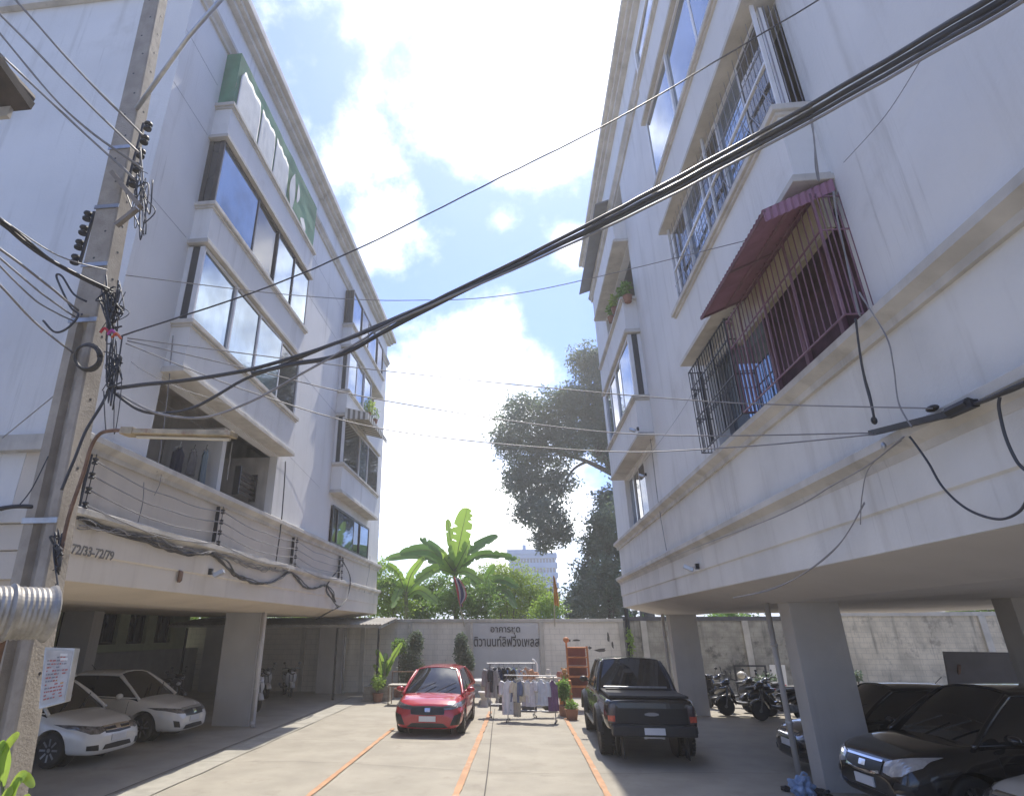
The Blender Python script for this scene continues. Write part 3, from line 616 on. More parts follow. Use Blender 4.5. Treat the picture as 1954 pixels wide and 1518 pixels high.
def wheel(parent, x, y, r, w, style, side):
    """tyre with rim and spokes; axle along local y, outer face towards side*y"""
    key = (round(r, 3), round(w, 3), style, side)
    if key not in WHEELS:
        b = MB(); b.lathe([(r * .66, -w / 2 * .8), (r * .9, -w / 2), (r * .98, -w / 2 * .75), (r, -w / 2 * .4), (r, w / 2 * .4), (r * .98, w / 2 * .75), (r * .9, w / 2), (r * .66, w / 2 * .8)], (0, 0, 0), 36, 'y')
        if style == 'truck':
            for k in range(36):
                a = k / 36 * 2 * math.pi; c, s = math.cos(a), math.sin(a)
                for yy in (-.36, .36): b.bar((r * 1.0 * c, (yy - .12) * w, r * 1.0 * s), (r * 1.0 * c, (yy + .12) * w, r * 1.0 * s), .04, .02, V((c, 0, s)))
        tm = b
        q = MB(); o = side
        q.lathe([(.0, o * w * .12), (r * .62, o * w * .12), (r * .665, o * w * .2), (r * .675, o * w * .42), (r * .64, o * w * .4), (r * .62, o * w * .22)], (0, 0, 0), 36, 'y')
        ns = {'five': 5, 'ten': 10, 'truck': 6, 'multi': 8}[style]
        sp = MB()
        for k in range(ns):
            a = k / ns * 2 * math.pi
            for da in ((-.12, .12) if style in ('five', 'truck') else (0,)):
                p = V((math.cos(a) * r * .12, o * w * .34, math.sin(a) * r * .12)); e = V((math.cos(a + da * 1.6) * r * .64, o * w * .4, math.sin(a + da * 1.6) * r * .64)); sp.bar(p, e, r * .11, r * .06, V((0, 1, 0)))
        sp.lathe([(.0, o * w * .42), (r * .1, o * w * .42), (r * .15, o * w * .36), (r * .16, o * w * .2)], (0, 0, 0), 16, 'y')
        WHEELS[key] = (tm, q, sp)
    tm, q, sp = WHEELS[key]
    t = MB().add([p + V((x, y, r)) for p in tm.v], tm.f).build('wheel', M_RUBBER, parent, smooth=True, local=True)
    MB().add([p + V((x, y, r)) for p in q.v], q.f).build('rim', M_BPLAS, t, smooth=True, local=True)
    MB().add([p + V((x, y, r)) for p in sp.v], sp.f).build('spokes', M_IRON if style == 'truck' else M_ALLOY, t, local=True)

def car(name, label, cat, loc, rotz, sp, group=None):
    """local frame: nose towards +x, ground z=0. sp: dimensions and paint"""
    t = thing(name, label, cat, loc, rotz if rotz else 1e-6, group); PLOC[t.name] = V((0, 0, 0))
    paint = sp['paint']; tab = sp['body']          # x, zbot, ztop, halfwidth sill, halfwidth mid, halfwidth top, zmid
    xs = []; xa, xb = tab[0][0], tab[-1][0]; n = 56
    for i in range(n + 1):
        u = i / n; u = .5 - .5 * math.cos(math.pi * u) if sp.get('cosine', True) else u; xs.append(xa + (xb - xa) * u)
    rows = []
    for x in xs:
        zb, zt, ws, wm, wt, zm = interp(tab, x); cr = sp.get('crown', .03)
        half = [(0, zb), (ws * .8, zb), (ws, zb + .05), (ws * .35 + wm * .65, zb + (zm - zb) * .55), (wm, zm), (wm * .4 + wt * .6 + .012, zm + (zt - zm) * .72), (wt, zt - .02), (wt * .93, zt + cr * .3), (wt * .5, zt + cr * .85), (0, zt + cr)]
        rows.append([V((x, y, z)) for y, z in half] + [V((x, -y, z)) for y, z in half[-2:0:-1]])
    b = MB(); k = len(rows[0]); vs = [p for r in rows for p in r]
    fs = [(i * k + j, i * k + (j + 1) % k, (i + 1) * k + (j + 1) % k, (i + 1) * k + j) for i in range(n) for j in range(k)] + [tuple(range(k)), tuple(n * k + j for j in range(k))[::-1]]
    b.add(vs, fs); tmp = b.build('tmp', paint, None, sub=1)
    bvh = None
    wr = sp['wheel'][0]; ctr = []
    for (wx, wy) in [(x, s * sp['track']) for x in sp['axles'] for s in (1, -1)]:
        c = MB(); c.lathe([(wr * sp.get('arch', 1.16), -.24), (wr * sp.get('arch', 1.16), .3)], (wx, wy if wy > 0 else wy - .06, wr), 40, 'y'); co = c.build('cut', M_BPLAS, None)
        ctr.append(co); md = tmp.modifiers.new('b', 'BOOLEAN'); md.object = co; md.operation = 'DIFFERENCE'; md.solver = 'EXACT'
    me = evalmesh(tmp); 
    for o in ctr + [tmp]: bpy.data.objects.remove(o)
    body = bpy.data.objects.new('body', me); COL.objects.link(body); body.parent = t; PLOC[body.name] = V((0, 0, 0))
    me.materials.clear(); me.materials.append(paint); me.polygons.foreach_set('use_smooth', [True] * len(me.polygons)); me.set_sharp_from_angle(angle=R(38))
    bvh = BVHTree.FromPolygons([v.co.copy() for v in me.vertices], [list(p.vertices) for p in me.polygons])
    # dark wheel housings and floor
    for wx in sp['axles']:
        for s in (1, -1): MB().lathe([(wr * 1.2, -.02), (wr * 1.2, .0)], (wx, s * (sp['track'] - .25), wr + .02), 24, 'y').build('wheel_housing', M_BPLAS, body, local=True)
    # ---- greenhouse
    G = [q for q in sp['glass']]            # xw0 (screen base), xr0, xr1, xw1 (rear base), zbelt front, zroof, zbelt rear, wbelt, wroof
    xw0, xr0, xr1, xw1, zb0, zr, zb1, wb, wr_ = G
    m = 34; rows = []; gx = [xw1 + (xw0 - xw1) * i / m for i in range(m + 1)]
    cr = sp.get('roofcrown', .045)
    for x in gx:
        zbelt = zb1 + (zb0 - zb1) * (x - xw1) / (xw0 - xw1)
        if x > xr0: u = (xw0 - x) / (xw0 - xr0); u = 1 - (1 - u) ** 1.12
        elif x < xr1: u = (x - xw1) / (xr1 - xw1); u = 1 - (1 - u) ** 1.25
        else: u = 1
        arch = sp.get('roofarch', .03) * (1 - ((x - (xr0 + xr1) / 2) / ((xr0 - xr1) / 2 + .3)) ** 2) if xr1 < x < xr0 else 0
        zt = zbelt - .05 + (zr - zbelt + .05) * u + arch; wt = wb + (wr_ - wb) * u
        half = [(wb + .0, zbelt - .08), (wb + (wt - wb) * .5, zbelt + (zt - zbelt) * .5), (wt + .01, zt - .05 * u), (wt - .05 * u - .01, zt - .005), (wt * .5, zt + cr * .75 * u), (0, zt + cr * u)]
        rows.append([V((x, y, z)) for y, z in half] + [V((x, -y, z)) for y, z in half[-2::-1]])
    gl = MB(); rf = MB(); k = len(rows[0])
    for i in range(m):
        for j in range(k - 1):
            q = [rows[i][j], rows[i][j + 1], rows[i + 1][j + 1], rows[i + 1][j]]; top = 2 <= j <= k - 4; xm = (gx[i] + gx[i + 1]) / 2
            isroof = (2 <= j <= k - 4 and xr1 < xm < xr0 + .02) or (j in (2, k - 4))
            (rf if isroof else gl).add(q, [(0, 1, 2, 3)])
    def weld(mb, nm, mt):
        o = mb.build(nm, mt, t, smooth=True, local=True); bm = bmesh.new(); bm.from_mesh(o.data); bmesh.ops.remove_doubles(bm, verts=bm.verts, dist=1e-4); bmesh.ops.recalc_face_normals(bm, faces=bm.faces); bm.to_mesh(o.data); bm.free(); o.data.polygons.foreach_set('use_smooth', [True] * len(o.data.polygons)); return o
    weld(gl, 'window_glass', M_CGLASS); ro = weld(rf, 'roof', sp.get('roofpaint', paint))
    md = ro.modifiers.new('s', 'SOLIDIFY'); md.thickness = .02; md.offset = 1
    for s in (1, -1):
        pl = MB()
        pl.tube(spline([V((xw0 + .03, s * (wb + .0), zb0 - .03)), V(((xw0 + xr0) / 2 + .02, s * (wb + wr_) / 2 + s * .01, (zb0 + zr) / 2 + .0)), V((xr0, s * (wr_ + .005), zr - .02))], 5), [.035] * 11, 8)
        pl.tube(spline([V((xw1 - .02, s * (wb), zb1 - .03)), V(((xw1 + xr1) / 2 - .03, s * (wb + wr_) / 2 + s * .01, (zb1 + zr) / 2 + .04)), V((xr1, s * (wr_ + .005), zr - .02))], 5), [.07, .065, .06, .055, .05, .045, .04, .04, .035, .035, .035], 8)
        pl.tube([V((xw1 + .05, s * (wb + .006), zb1 + .0)), V((xw0 - .05, s * (wb + .006), zb0 + .0))], .014, 6)
        pl.build('pillar', sp.get('roofpaint', paint), body, smooth=True, local=True)
    for s in (1, -1):
        for xp in sp.get('bpillars', []):
            bp = MB(); z0 = zb1 + (zb0 - zb1) * (xp - xw1) / (xw0 - xw1); bp.bar((xp, s * (wb + .004), z0 - .04), (xp - .05, s * (wr_ + .012), zr - .03), .07, .012, V((0, s, 0))); bp.build('door_pillar', M_BPLAS, body, local=True)
    # wipers, rubber sills, plate frames, aerial
    for yy in (.1, -.42):
        p0 = V((xw0 + .0, yy, zb0 + .03)); p1 = V((xw0 - .28, yy + .46, zb0 + .03 + .28 * (zr - zb0) / (xw0 - xr0))); MB().bar(p0 + V((.03, 0, .03)), p1 + V((.03, 0, .04)), .018, .018).build('wiper', M_BPLAS, t, local=True)
    MB().tube([(xr1 + .1, 0, zr + .06), (xr1 - .08, 0, zr + .2)], .006, 5).build('aerial', M_BPLAS, t, local=True)
    for s in (1, -1): MB().bar((sp['axles'][1] + wr * 1.2, s * (tab[len(tab) // 2][3] - .015), tab[len(tab) // 2][1] + .05), (sp['axles'][0] - wr * 1.2, s * (tab[len(tab) // 2][3] - .015), tab[len(tab) // 2][1] + .05), .05, .08).build('side_sill', M_BPLAS, t, bevel=.01, local=True)
    # door lines, handles, mirrors
    for s in (1, -1):
        for xp in sp.get('doors', []):
            zt = interp(tab, xp)[1]; decal(bvh, [(xp - .004, .34), (xp - .004, zt - .06)], [(xp + .004, .34), (xp + .004, zt - .06)], 's+' if s > 0 else 's-', 8, 1, .002, .003).build('door_seam', M_BPLAS, body, local=True)
        for xp in sp.get('handles', []):
            zt = interp(tab, xp)[1] - .13; h = decal(bvh, [(xp - .1, zt), (xp + .1, zt)], [(xp - .1, zt + .028), (xp + .1, zt + .028)], 's+' if s > 0 else 's-', 4, 2, .025, .002); h.build('door_handle', sp.get('handlepaint', paint), body, local=True, smooth=True)
        mxx, mz = sp['mirror']; mm = MB(); mm.ball((mxx, s * (wb + .16), mz), .1, 2, (.75, 1.1, .72)); mm.bar((mxx, s * (wb - .02), mz - .06), (mxx, s * (wb + .1), mz - .03), .05, .03)
        mm.build('wing_mirror', sp.get('mirrorpaint', paint), t, smooth=True, local=True)
    for x in sp['axles']:
        for s in (1, -1): wheel(t, x, s * (sp['track'] - .02), sp['wheel'][0], sp['wheel'][1], sp['wheel'][2], s)
    for (nm, mt, view, lo, up, off, mirror) in sp['panels']:
        for sgn in ((1, -1) if mirror else (1,)):
            vw = view
            if view in ('f', 'r', 't'): l2 = [(p[0] * sgn, p[1]) for p in lo] if view != 't' else [(p[0], p[1] * sgn) for p in lo]; u2 = [(p[0] * sgn, p[1]) for p in up] if view != 't' else [(p[0], p[1] * sgn) for p in up]
            else: l2, u2 = lo, up; vw = view if sgn > 0 else ('s-' if view == 's+' else 's+')
            decal(bvh, l2, u2, vw, 12, 5, off).build(nm, mt, body if nm in ('badge', 'trim') else t, local=True, smooth=False)
    return t, body, bvh

def paintm(name, col, rough=.25, metal=0., coat=.8): return mat(name, col, rough, metal=metal, var=.05, scale=1.2, coat=coat, spots=.12, spcol=tuple(c * .7 + .03 for c in col), spscale=3)
P_WHITE = paintm('white_car_paint', (.8, .77, .7)); P_RED = paintm('red_car_paint', (.42, .025, .035), .22); P_BLACK = paintm('black_car_paint', (.012, .012, .014), .18); P_NAVY = paintm('dark_car_paint', (.014, .015, .019), .2)
GRILLE = mat('grille_plastic', (.015, .015, .016), .35, var=.2)
def sedan_spec(paint, variant):
    L2 = 2.22
    body = [(-L2, .42, .86, .62, .66, .6, .66), (-2.16, .3, .93, .74, .78, .68, .66), (-1.9, .24, 1.0, .8, .845, .74, .66), (-1.2, .2, .98, .81, .855, .79, .62), (0, .19, .93, .8, .855, .8, .58), (.9, .2, .92, .8, .855, .79, .6), (1.4, .2, .86, .8, .85, .72, .62), (1.85, .19, .77, .78, .82, .66, .6), (2.08, .19, .67, .72, .75, .58, .52), (2.18, .2, .58, .62, .64, .5, .45), (L2, .26, .5, .5, .5, .44, .4)]
    sp = dict(paint=paint, body=body, glass=(1.12, .38, -.85, -1.72, .93, 1.43, 1.0, .77, .56), axles=(1.36, -1.24), track=.75, wheel=(.31, .2, 'multi'), bpillars=[-.2], doors=[.9, -.2, -1.05], handles=[-.02, -.95], mirror=(.72, .98), cosine=True)
    pn = []
    if variant == 'a':                       # swept lamp, three-bar chrome grille
        pn += [('headlight', M_LAMP2, 'f', [(.36, .6), (.5, .57), (.66, .58), (.79, .68)], [(.36, .68), (.5, .69), (.66, .72), (.8, .75)], .012, True),
               ('grille', GRILLE, 'f', [(-.35, .57), (0, .555), (.35, .57)], [(-.35, .68), (0, .69), (.35, .68)], .008, False),
               ('trim', M_CHROME, 'f', [(-.36, .655), (0, .665), (.36, .655)], [(-.36, .68), (0, .69), (.36, .68)], .02, False), ('trim', M_CHROME, 'f', [(-.34, .6), (0, .595), (.34, .6)], [(-.34, .615), (0, .61), (.34, .615)], .02, False),
               ('number_plate', M_PLATE, 'f', [(-.2, .42), (.2, .42)], [(-.2, .53), (.2, .53)], .02, False),
               ('air_intake', GRILLE, 'f', [(-.4, .29), (0, .28), (.4, .29)], [(-.34, .37), (0, .38), (.34, .37)], .008, False), ('fog_lamp', GRILLE, 'f', [(.5, .29), (.7, .31)], [(.52, .39), (.71, .39)], .01, True),
               ('badge', M_CHROME, 'f', [(-.06, .6), (.06, .6)], [(-.07, .67), (.07, .67)], .026, False)]
    else:                                    # slim lamp, wide black grille with chrome bar, sharp corner vents
        pn += [('headlight', M_LAMP2, 'f', [(.4, .58), (.6, .6), (.79, .68)], [(.38, .665), (.6, .7), (.8, .73)], .012, True),
               ('grille', GRILLE, 'f', [(-.36, .53), (0, .52), (.36, .53)], [(-.4, .65), (0, .66), (.4, .65)], .01, False), ('trim', M_CHROME, 'f', [(-.42, .645), (0, .655), (.42, .645)], [(-.42, .69), (0, .7), (.42, .69)], .02, False),
               ('number_plate', M_PLATE, 'f', [(-.2, .4), (.2, .4)], [(-.2, .51), (.2, .51)], .02, False),
               ('air_intake', GRILLE, 'f', [(-.42, .25), (0, .24), (.42, .25)], [(-.34, .33), (0, .34), (.34, .33)], .008, False), ('corner_vent', GRILLE, 'f', [(.55, .3), (.68, .32)], [(.6, .43), (.72, .46)], .01, True),
               ('badge', M_CHROME, 'f', [(-.06, .55), (.06, .55)], [(-.07, .63), (.07, .63)], .026, False)]
    pn += [('tail_light', M_REDL, 'r', [(.4, .7), (.7, .72)], [(.4, .86), (.66, .88)], .012, True), ('number_plate', M_PLATE, 'r', [(-.2, .6), (.2, .6)], [(-.2, .71), (.2, .71)], .02, False)]
    sp['panels'] = pn; return sp
car('parked_car', 'white saloon parked nearest the pole, chrome barred grille and ten spoke wheel', 'car', (-10.5, 12.95, 0), R(-5), sedan_spec(P_WHITE, 'a'), 'cars parked under the blocks')
car('parked_car', 'white saloon with slim lamps and black grille behind the nearer white saloon', 'car', (-10.45, 15.72, 0), R(-2), sedan_spec(P_WHITE, 'b'), 'cars parked under the blocks')
# ---- red hatchback, nose to the camera
L2 = 2.1
red = dict(paint=P_RED, body=[(-L2, .45, .8, .62, .66, .58, .62), (-2.02, .3, .98, .75, .78, .66, .62), (-1.6, .22, 1.0, .8, .845, .75, .64), (-.8, .19, .97, .8, .85, .78, .62), (.2, .18, .92, .8, .85, .79, .58), (.9, .19, .92, .8, .85, .78, .6), (1.4, .2, .88, .79, .85, .72, .64), (1.78, .19, .81, .78, .84, .68, .62), (1.98, .18, .72, .74, .8, .62, .56), (2.07, .19, .6, .68, .72, .54, .45), (L2, .24, .5, .6, .6, .46, .38)],
           glass=(1.18, .34, -1.3, -2.0, .92, 1.46, .98, .765, .56), axles=(1.3, -1.28), track=.755, wheel=(.31, .2, 'five'), bpillars=[-.25, -1.3], doors=[.92, -.22, -1.0], handles=[0, -.9], mirror=(.74, .99), mirrorpaint=P_RED)
LAMPD = mat('dark_headlamp', (.16, .15, .16), .1, metal=.4, var=.4, scale=18, coat=1)
red['panels'] = [('headlight', LAMPD, 'f', [(.4, .62), (.6, .63), (.82, .7)], [(.38, .7), (.6, .74), (.81, .8)], .012, True), ('grille', GRILLE, 'f', [(-.4, .52), (0, .5), (.4, .52)], [(-.42, .67), (0, .68), (.42, .67)], .01, False),
                 ('trim', M_BPLAS, 'f', [(-.8, .685), (-.4, .66), (0, .67), (.4, .66), (.8, .685)], [(-.8, .705), (-.4, .69), (0, .7), (.4, .69), (.8, .705)], .018, False), ('badge', M_CHROME, 'f', [(-.06, .57), (.06, .57)], [(-.07, .65), (.07, .65)], .026, False),
                 ('number_plate', M_PLATE, 'f', [(-.2, .36), (.2, .36)], [(-.2, .48), (.2, .48)], .02, False), ('air_intake', GRILLE, 'f', [(-.5, .23), (0, .22), (.5, .23)], [(-.38, .32), (0, .33), (.38, .32)], .008, False),
                 ('corner_vent', GRILLE, 'f', [(.54, .28), (.75, .3)], [(.64, .5), (.8, .56)], .01, True), ('number_plate', M_PLATE, 'r', [(-.2, .6), (.2, .6)], [(-.2, .71), (.2, .71)], .02, False), ('tail_light', M_REDL, 'r', [(.45, .75), (.72, .77)], [(.45, .92), (.66, .94)], .012, True)]
redo = car('parked_car', 'red hatchback parked in the sunlit bay facing the street', 'car', (-2.38, 18.4, 0), R(-90.8), red, 'cars parked in the open')[0]; redo.scale = (1, 1.06, .98)
# ---- black pickup, tail to the camera
L2 = 2.68
tr = dict(paint=P_BLACK, crown=.015, roofcrown=.03, roofarch=.02, cosine=True, arch=1.14,
          body=[(-L2, .58, 1.06, .74, .78, .74, .8), (-2.66, .56, 1.14, .84, .88, .8, .82), (-2.5, .55, 1.16, .88, .94, .86, .84), (-1.6, .5, 1.17, .9, .985, .88, .84), (-.9, .46, 1.17, .9, .95, .88, .84), (.3, .44, 1.15, .9, .94, .87, .82), (1.0, .45, 1.16, .9, .96, .86, .84), (1.65, .46, 1.15, .9, .985, .84, .84), (2.3, .46, 1.08, .88, .93, .78, .8), (2.55, .48, 1.0, .8, .86, .7, .75), (L2, .55, .9, .7, .74, .6, .7)],
          glass=(1.12, .42, -.62, -.98, 1.15, 1.8, 1.17, .86, .68), axles=(1.72, -1.53), track=.84, wheel=(.41, .3, 'truck'), bpillars=[.0], doors=[1.0, .05, -.85], handles=[.2, -.7], mirror=(.82, 1.3), mirrorpaint=M_BPLAS, handlepaint=M_BPLAS)
tr['panels'] = [('tail_light', mat('smoked_tail_lens', (.06, .04, .045), .12, var=.3, scale=12, coat=1), 'r', [(.72, .72), (.86, .74)], [(.7, 1.08), (.84, 1.06)], .016, True),
                ('reflector', mat('lit_red_lens', (.6, .08, .04), .15, var=.3, scale=15, coat=1), 'r', [(.735, .76), (.86, .77)], [(.73, .87), (.86, .87)], .024, True),  # brighter red than the smoked lens
                ('number_plate', M_PLATE, 'r', [(-.2, .57), (.2, .57)], [(-.2, .69), (.2, .69)], .12, False),
                ('tailgate', P_BLACK, 'r', [(-.66, .64), (.66, .64)], [(-.66, 1.1), (.66, 1.1)], .02, False), ('badge', M_CHROME, 'r', [(-.14, .885), (-.05, .87), (.05, .87), (.14, .885)], [(-.14, .915), (-.05, .935), (.05, .935), (.14, .915)], .026, False),
                ('headlight', M_LAMP, 'f', [(.45, .8), (.75, .82)], [(.45, .98), (.7, .98)], .012, True), ('grille', GRILLE, 'f', [(-.42, .7), (.42, .7)], [(-.42, .96), (.42, .96)], .012, False)]
tk, tkb, _ = car('pickup_truck', 'black pickup truck parked with its tailgate towards the street', 'pickup truck', (2.62, 16.3, 0), R(89.2), tr, 'cars parked in the open')
b = MB(); b.box(-2.86, -2.62, -.82, .82, .52, .72); b.build('rear_bumper', M_BPLAS, tk, bevel=.03, local=True)
b = MB(); b.box(-2.872, -2.862, -.2, .2, .56, .68); b.build('number_plate', M_PLATE, tk, local=True)
MB().box(-2.56, -.98, -.8, .8, 1.175, 1.225).build('bed_cover', mat('black_bed_cover', (.02, .02, .022), .55, var=.2), tk, bevel=.015, local=True)
for x in (-.93, -1.4): MB().tube([(x, -.72, 1.25), (x, .72, 1.25)], .02, 8).build('bed_bar', M_STEEL if x > -1 else M_BPLAS, tk, local=True)
for s in (1, -1):
    for x in (1.72, -1.53):
        b = MB(); rows = []
        for i in range(17):
            a = R(8 + 164 * i / 16); rows.append([(x + math.cos(a) * q, s * yy, .41 + math.sin(a) * q) for q, yy in ((.475, .9), (.485, 1.0), (.53, 1.01), (.58, .93))])
        b.grid(rows); b.build('wheel_arch_flare', M_BPLAS, tk, solid=.02, fixn=False, local=True)
    b = MB(); b.bar((-.75, s * .93, .46), (1.05, s * .93, .46), .16, .05); b.build('side_step', M_BPLAS, tk, bevel=.01, local=True)
    MB().bar((-2.64, s * .62, .12), (-2.64, s * .62, .5), .3, .02, V((0, 1, 0))).build('mud_flap', M_RUBBER, tk, local=True)
# ---- black SUV, nose to the car park
L2 = 2.2
suv = dict(paint=P_BLACK, body=[(-L2, .5, .9, .7, .74, .62, .75), (-2.1, .36, 1.08, .8, .84, .72, .75), (-1.5, .28, 1.12, .86, .91, .82, .75), (0, .26, 1.05, .86, .91, .84, .7), (.8, .27, 1.04, .86, .91, .83, .72), (1.4, .27, 1.0, .85, .91, .78, .75), (1.8, .27, .94, .83, .88, .72, .72), (2.05, .28, .84, .76, .8, .64, .62), (2.15, .3, .72, .66, .69, .54, .52), (L2, .36, .6, .56, .56, .46, .46)],
           glass=(1.12, .3, -1.2, -2.0, 1.04, 1.64, 1.12, .81, .6), axles=(1.32, -1.32), track=.8, wheel=(.35, .22, 'five'), bpillars=[-.25, -1.2], doors=[.9, -.22, -1.15], handles=[0, -1.0], mirror=(.72, 1.13))
suv['panels'] = [('headlight', M_LAMP, 'f', [(.42, .66), (.56, .63), (.68, .66), (.8, .78)], [(.42, .78), (.56, .83), (.68, .87), (.81, .9)], .014, True), ('grille', GRILLE, 'f', [(-.36, .64), (0, .6), (.36, .64)], [(-.38, .78), (0, .78), (.38, .78)], .01, False),
                 ('trim', M_CHROME, 'f', [(-.36, .63), (-.2, .6), (0, .59), (.2, .6), (.36, .63)], [(-.35, .66), (-.2, .635), (0, .625), (.2, .635), (.35, .66)], .024, False), ('trim', M_CHROME, 'f', [(-.38, .765), (0, .765), (.38, .765)], [(-.38, .79), (0, .79), (.38, .79)], .024, False),
                 ('badge', M_CHROME, 'f', [(-.07, .67), (.07, .67)], [(-.07, .74), (.07, .74)], .03, False), ('number_plate', M_PLATE, 'f', [(-.2, .44), (.2, .44)], [(-.2, .56), (.2, .56)], .02, False),
                 ('fog_lamp', M_LAMP, 'f', [(.6, .36), (.7, .36)], [(.6, .45), (.7, .45)], .016, True), ('air_intake', GRILLE, 'f', [(-.5, .31), (0, .3), (.5, .31)], [(-.42, .4), (0, .41), (.42, .4)], .01, False), ('bumper_vent', GRILLE, 'f', [(.56, .5), (.78, .5)], [(.6, .58), (.8, .56)], .01, True), ('tail_light', M_REDL, 'r', [(.5, .85), (.72, .9)], [(.5, 1.0), (.7, 1.02)], .012, True)]
car('parked_car', 'black sport utility vehicle with a large pale headlamp beside the near grey column', 'car', (7.05, 10.6, 0), R(186), suv, 'cars parked under the blocks')
sB = sedan_spec(P_NAVY, 'a'); car('parked_car', 'dark saloon whose roof shows behind the black sport utility vehicle', 'car', (7.3, 13.6, 0), R(180.5), sB, 'cars parked under the blocks')
sC = sedan_spec(P_WHITE, 'b'); car('parked_car', 'white car with only its nose showing at the lower edge beside the black vehicle', 'car', (7.72, 8.5, 0), R(180), sC, 'cars parked under the blocks')
# ================================================================ plants
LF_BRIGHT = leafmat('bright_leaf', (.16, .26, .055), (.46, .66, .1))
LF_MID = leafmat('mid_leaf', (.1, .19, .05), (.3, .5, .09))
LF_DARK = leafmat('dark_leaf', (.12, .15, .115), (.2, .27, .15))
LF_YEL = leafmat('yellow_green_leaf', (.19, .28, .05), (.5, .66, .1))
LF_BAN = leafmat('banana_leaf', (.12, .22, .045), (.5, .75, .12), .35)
LF_BAND = leafmat('shaded_banana_leaf', (.085, .17, .05), (.22, .4, .07), .35)  # darker copy of the banana leaf, shade put into its colours
BARK = mat('bark', (.1, .08, .06), .9, var=.3, scale=6, bump=.5)
STEMG = mat('banana_stem', (.14, .16, .07), .7, var=.3, scale=5)
def clump(b, c, r, n, size, rng, sq=(1, 1, 1), asp=.55, inner=.5):
    """n leaf blades through the outer part of a lobe; each blade is two triangles folded on its midrib"""
    for _ in range(n):
        d = V((rng.gauss(0, 1), rng.gauss(0, 1), rng.gauss(0, 1))).normalized(); k = inner + (1 - inner) * rng.random() ** .6
        k *= 1 + .28 * noise.noise(d * 2.3 + V(c) * .37)
        p = V(c) + V((d.x * sq[0], d.y * sq[1], d.z * sq[2])) * r * k
        a = (d * .5 + V((rng.uniform(-1, 1), rng.uniform(-1, 1), rng.uniform(-.9, .5)))).normalized(); s = a.cross(V((rng.uniform(-1, 1), rng.uniform(-1, 1), rng.uniform(-.3, 1)))).normalized(); L_ = size * rng.uniform(.6, 1.3)
        u = a.cross(s) * L_ * .12
        b.add([p, p + a * L_ * .5 + s * L_ * asp * .5 + u, p + a * L_, p + a * L_ * .5 - s * L_ * asp * .5 + u], [(0, 1, 2), (0, 2, 3)])
def sprig(b, c, r, n, size, rng, sq=(1, 1, 1)):
    """lobes broken into twigs: small knots of leaves so that the outline is ragged and the sky shows through"""
    for _ in range(n):
        d = V((rng.gauss(0, 1), rng.gauss(0, 1), rng.gauss(0, 1))).normalized(); k = rng.uniform(.35, 1.05) * (1 + .35 * noise.noise(d * 1.9 + V(c)))
        clump(b, V(c) + V((d.x * sq[0], d.y * sq[1], d.z * sq[2])) * r * k, size * rng.uniform(1.2, 2.4), 13, size, rng, (1.2, 1.2, .7), .5, .1)
def tree(name, label, cat, base, crowns, Y, m, leaf, dens, trunk_r, branches, group=None, depth=2.0, sq=(1, 1, 1), seed=1, twig=True):
    rng = random.Random(seed); t = thing(name, label, cat, base, group=group); b = MB()
    for (px, py, rp) in crowns:
        c = at(px, py, Y + rng.uniform(-depth, depth)); r = rp * (c - EYE).dot(CF) / FOC
        sprig(b, c, r, int(dens * (r / leaf) ** 1.6 / 9), leaf, rng, sq)
        if dens > 61: clump(b, c, r * .85, int(dens * (r / leaf) ** 1.5 * .7), leaf, rng, sq, .55, .2)
    b.build('crown', m, t, fixn=False)
    if trunk_r:
        b = MB(); mains = []
        for pts, r0 in branches:
            P = spline(pts, 6); b.tube(P, [r0 * (1 - .75 * i / (len(P) - 1)) for i in range(len(P))], 8)
        b.build('trunk', BARK, t, smooth=True)
    return t
# the big rain tree
Y = 44; bs = at(1230, 1178, Y); bs.z = 0
P = lambda x, y, dy=0: at(x, y, Y + dy)
tree('rain_tree', 'tall dark spreading tree overhanging from behind the block with the awning', 'tree', bs,
     [(1120, 690, 38), (1150, 735, 48), (1110, 770, 44), (1060, 790, 50), (1000, 795, 52), (965, 835, 32), (1000, 865, 50), (1050, 850, 52), (1095, 835, 40), (985, 915, 34), (1020, 930, 46), (1065, 920, 36), (1010, 975, 36), (1050, 985, 42), (1040, 1030, 28), (1075, 1015, 24), (1175, 800, 60), (1180, 870, 40), (1150, 860, 26), (1220, 720, 70), (1135, 820, 44), (1080, 760, 30), (1150, 690, 34)],
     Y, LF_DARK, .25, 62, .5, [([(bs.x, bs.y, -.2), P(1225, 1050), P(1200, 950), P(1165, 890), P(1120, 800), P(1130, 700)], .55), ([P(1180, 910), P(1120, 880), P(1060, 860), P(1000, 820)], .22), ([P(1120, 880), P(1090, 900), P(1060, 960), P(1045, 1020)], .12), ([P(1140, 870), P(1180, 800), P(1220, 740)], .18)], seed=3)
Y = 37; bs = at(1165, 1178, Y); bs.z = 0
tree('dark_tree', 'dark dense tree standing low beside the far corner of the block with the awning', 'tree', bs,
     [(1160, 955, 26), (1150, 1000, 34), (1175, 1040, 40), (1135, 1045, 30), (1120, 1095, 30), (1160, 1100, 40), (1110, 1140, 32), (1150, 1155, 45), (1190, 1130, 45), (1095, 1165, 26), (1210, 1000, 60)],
     Y, LF_DARK, .23, 80, .25, [([(bs.x, bs.y, -.2), P(1165, 1160), at(1160, 1060, 37), at(1165, 970, 37)], .25), ([at(1162, 1100, 37), at(1130, 1070, 37), at(1110, 1080, 37)], .1)], seed=5)
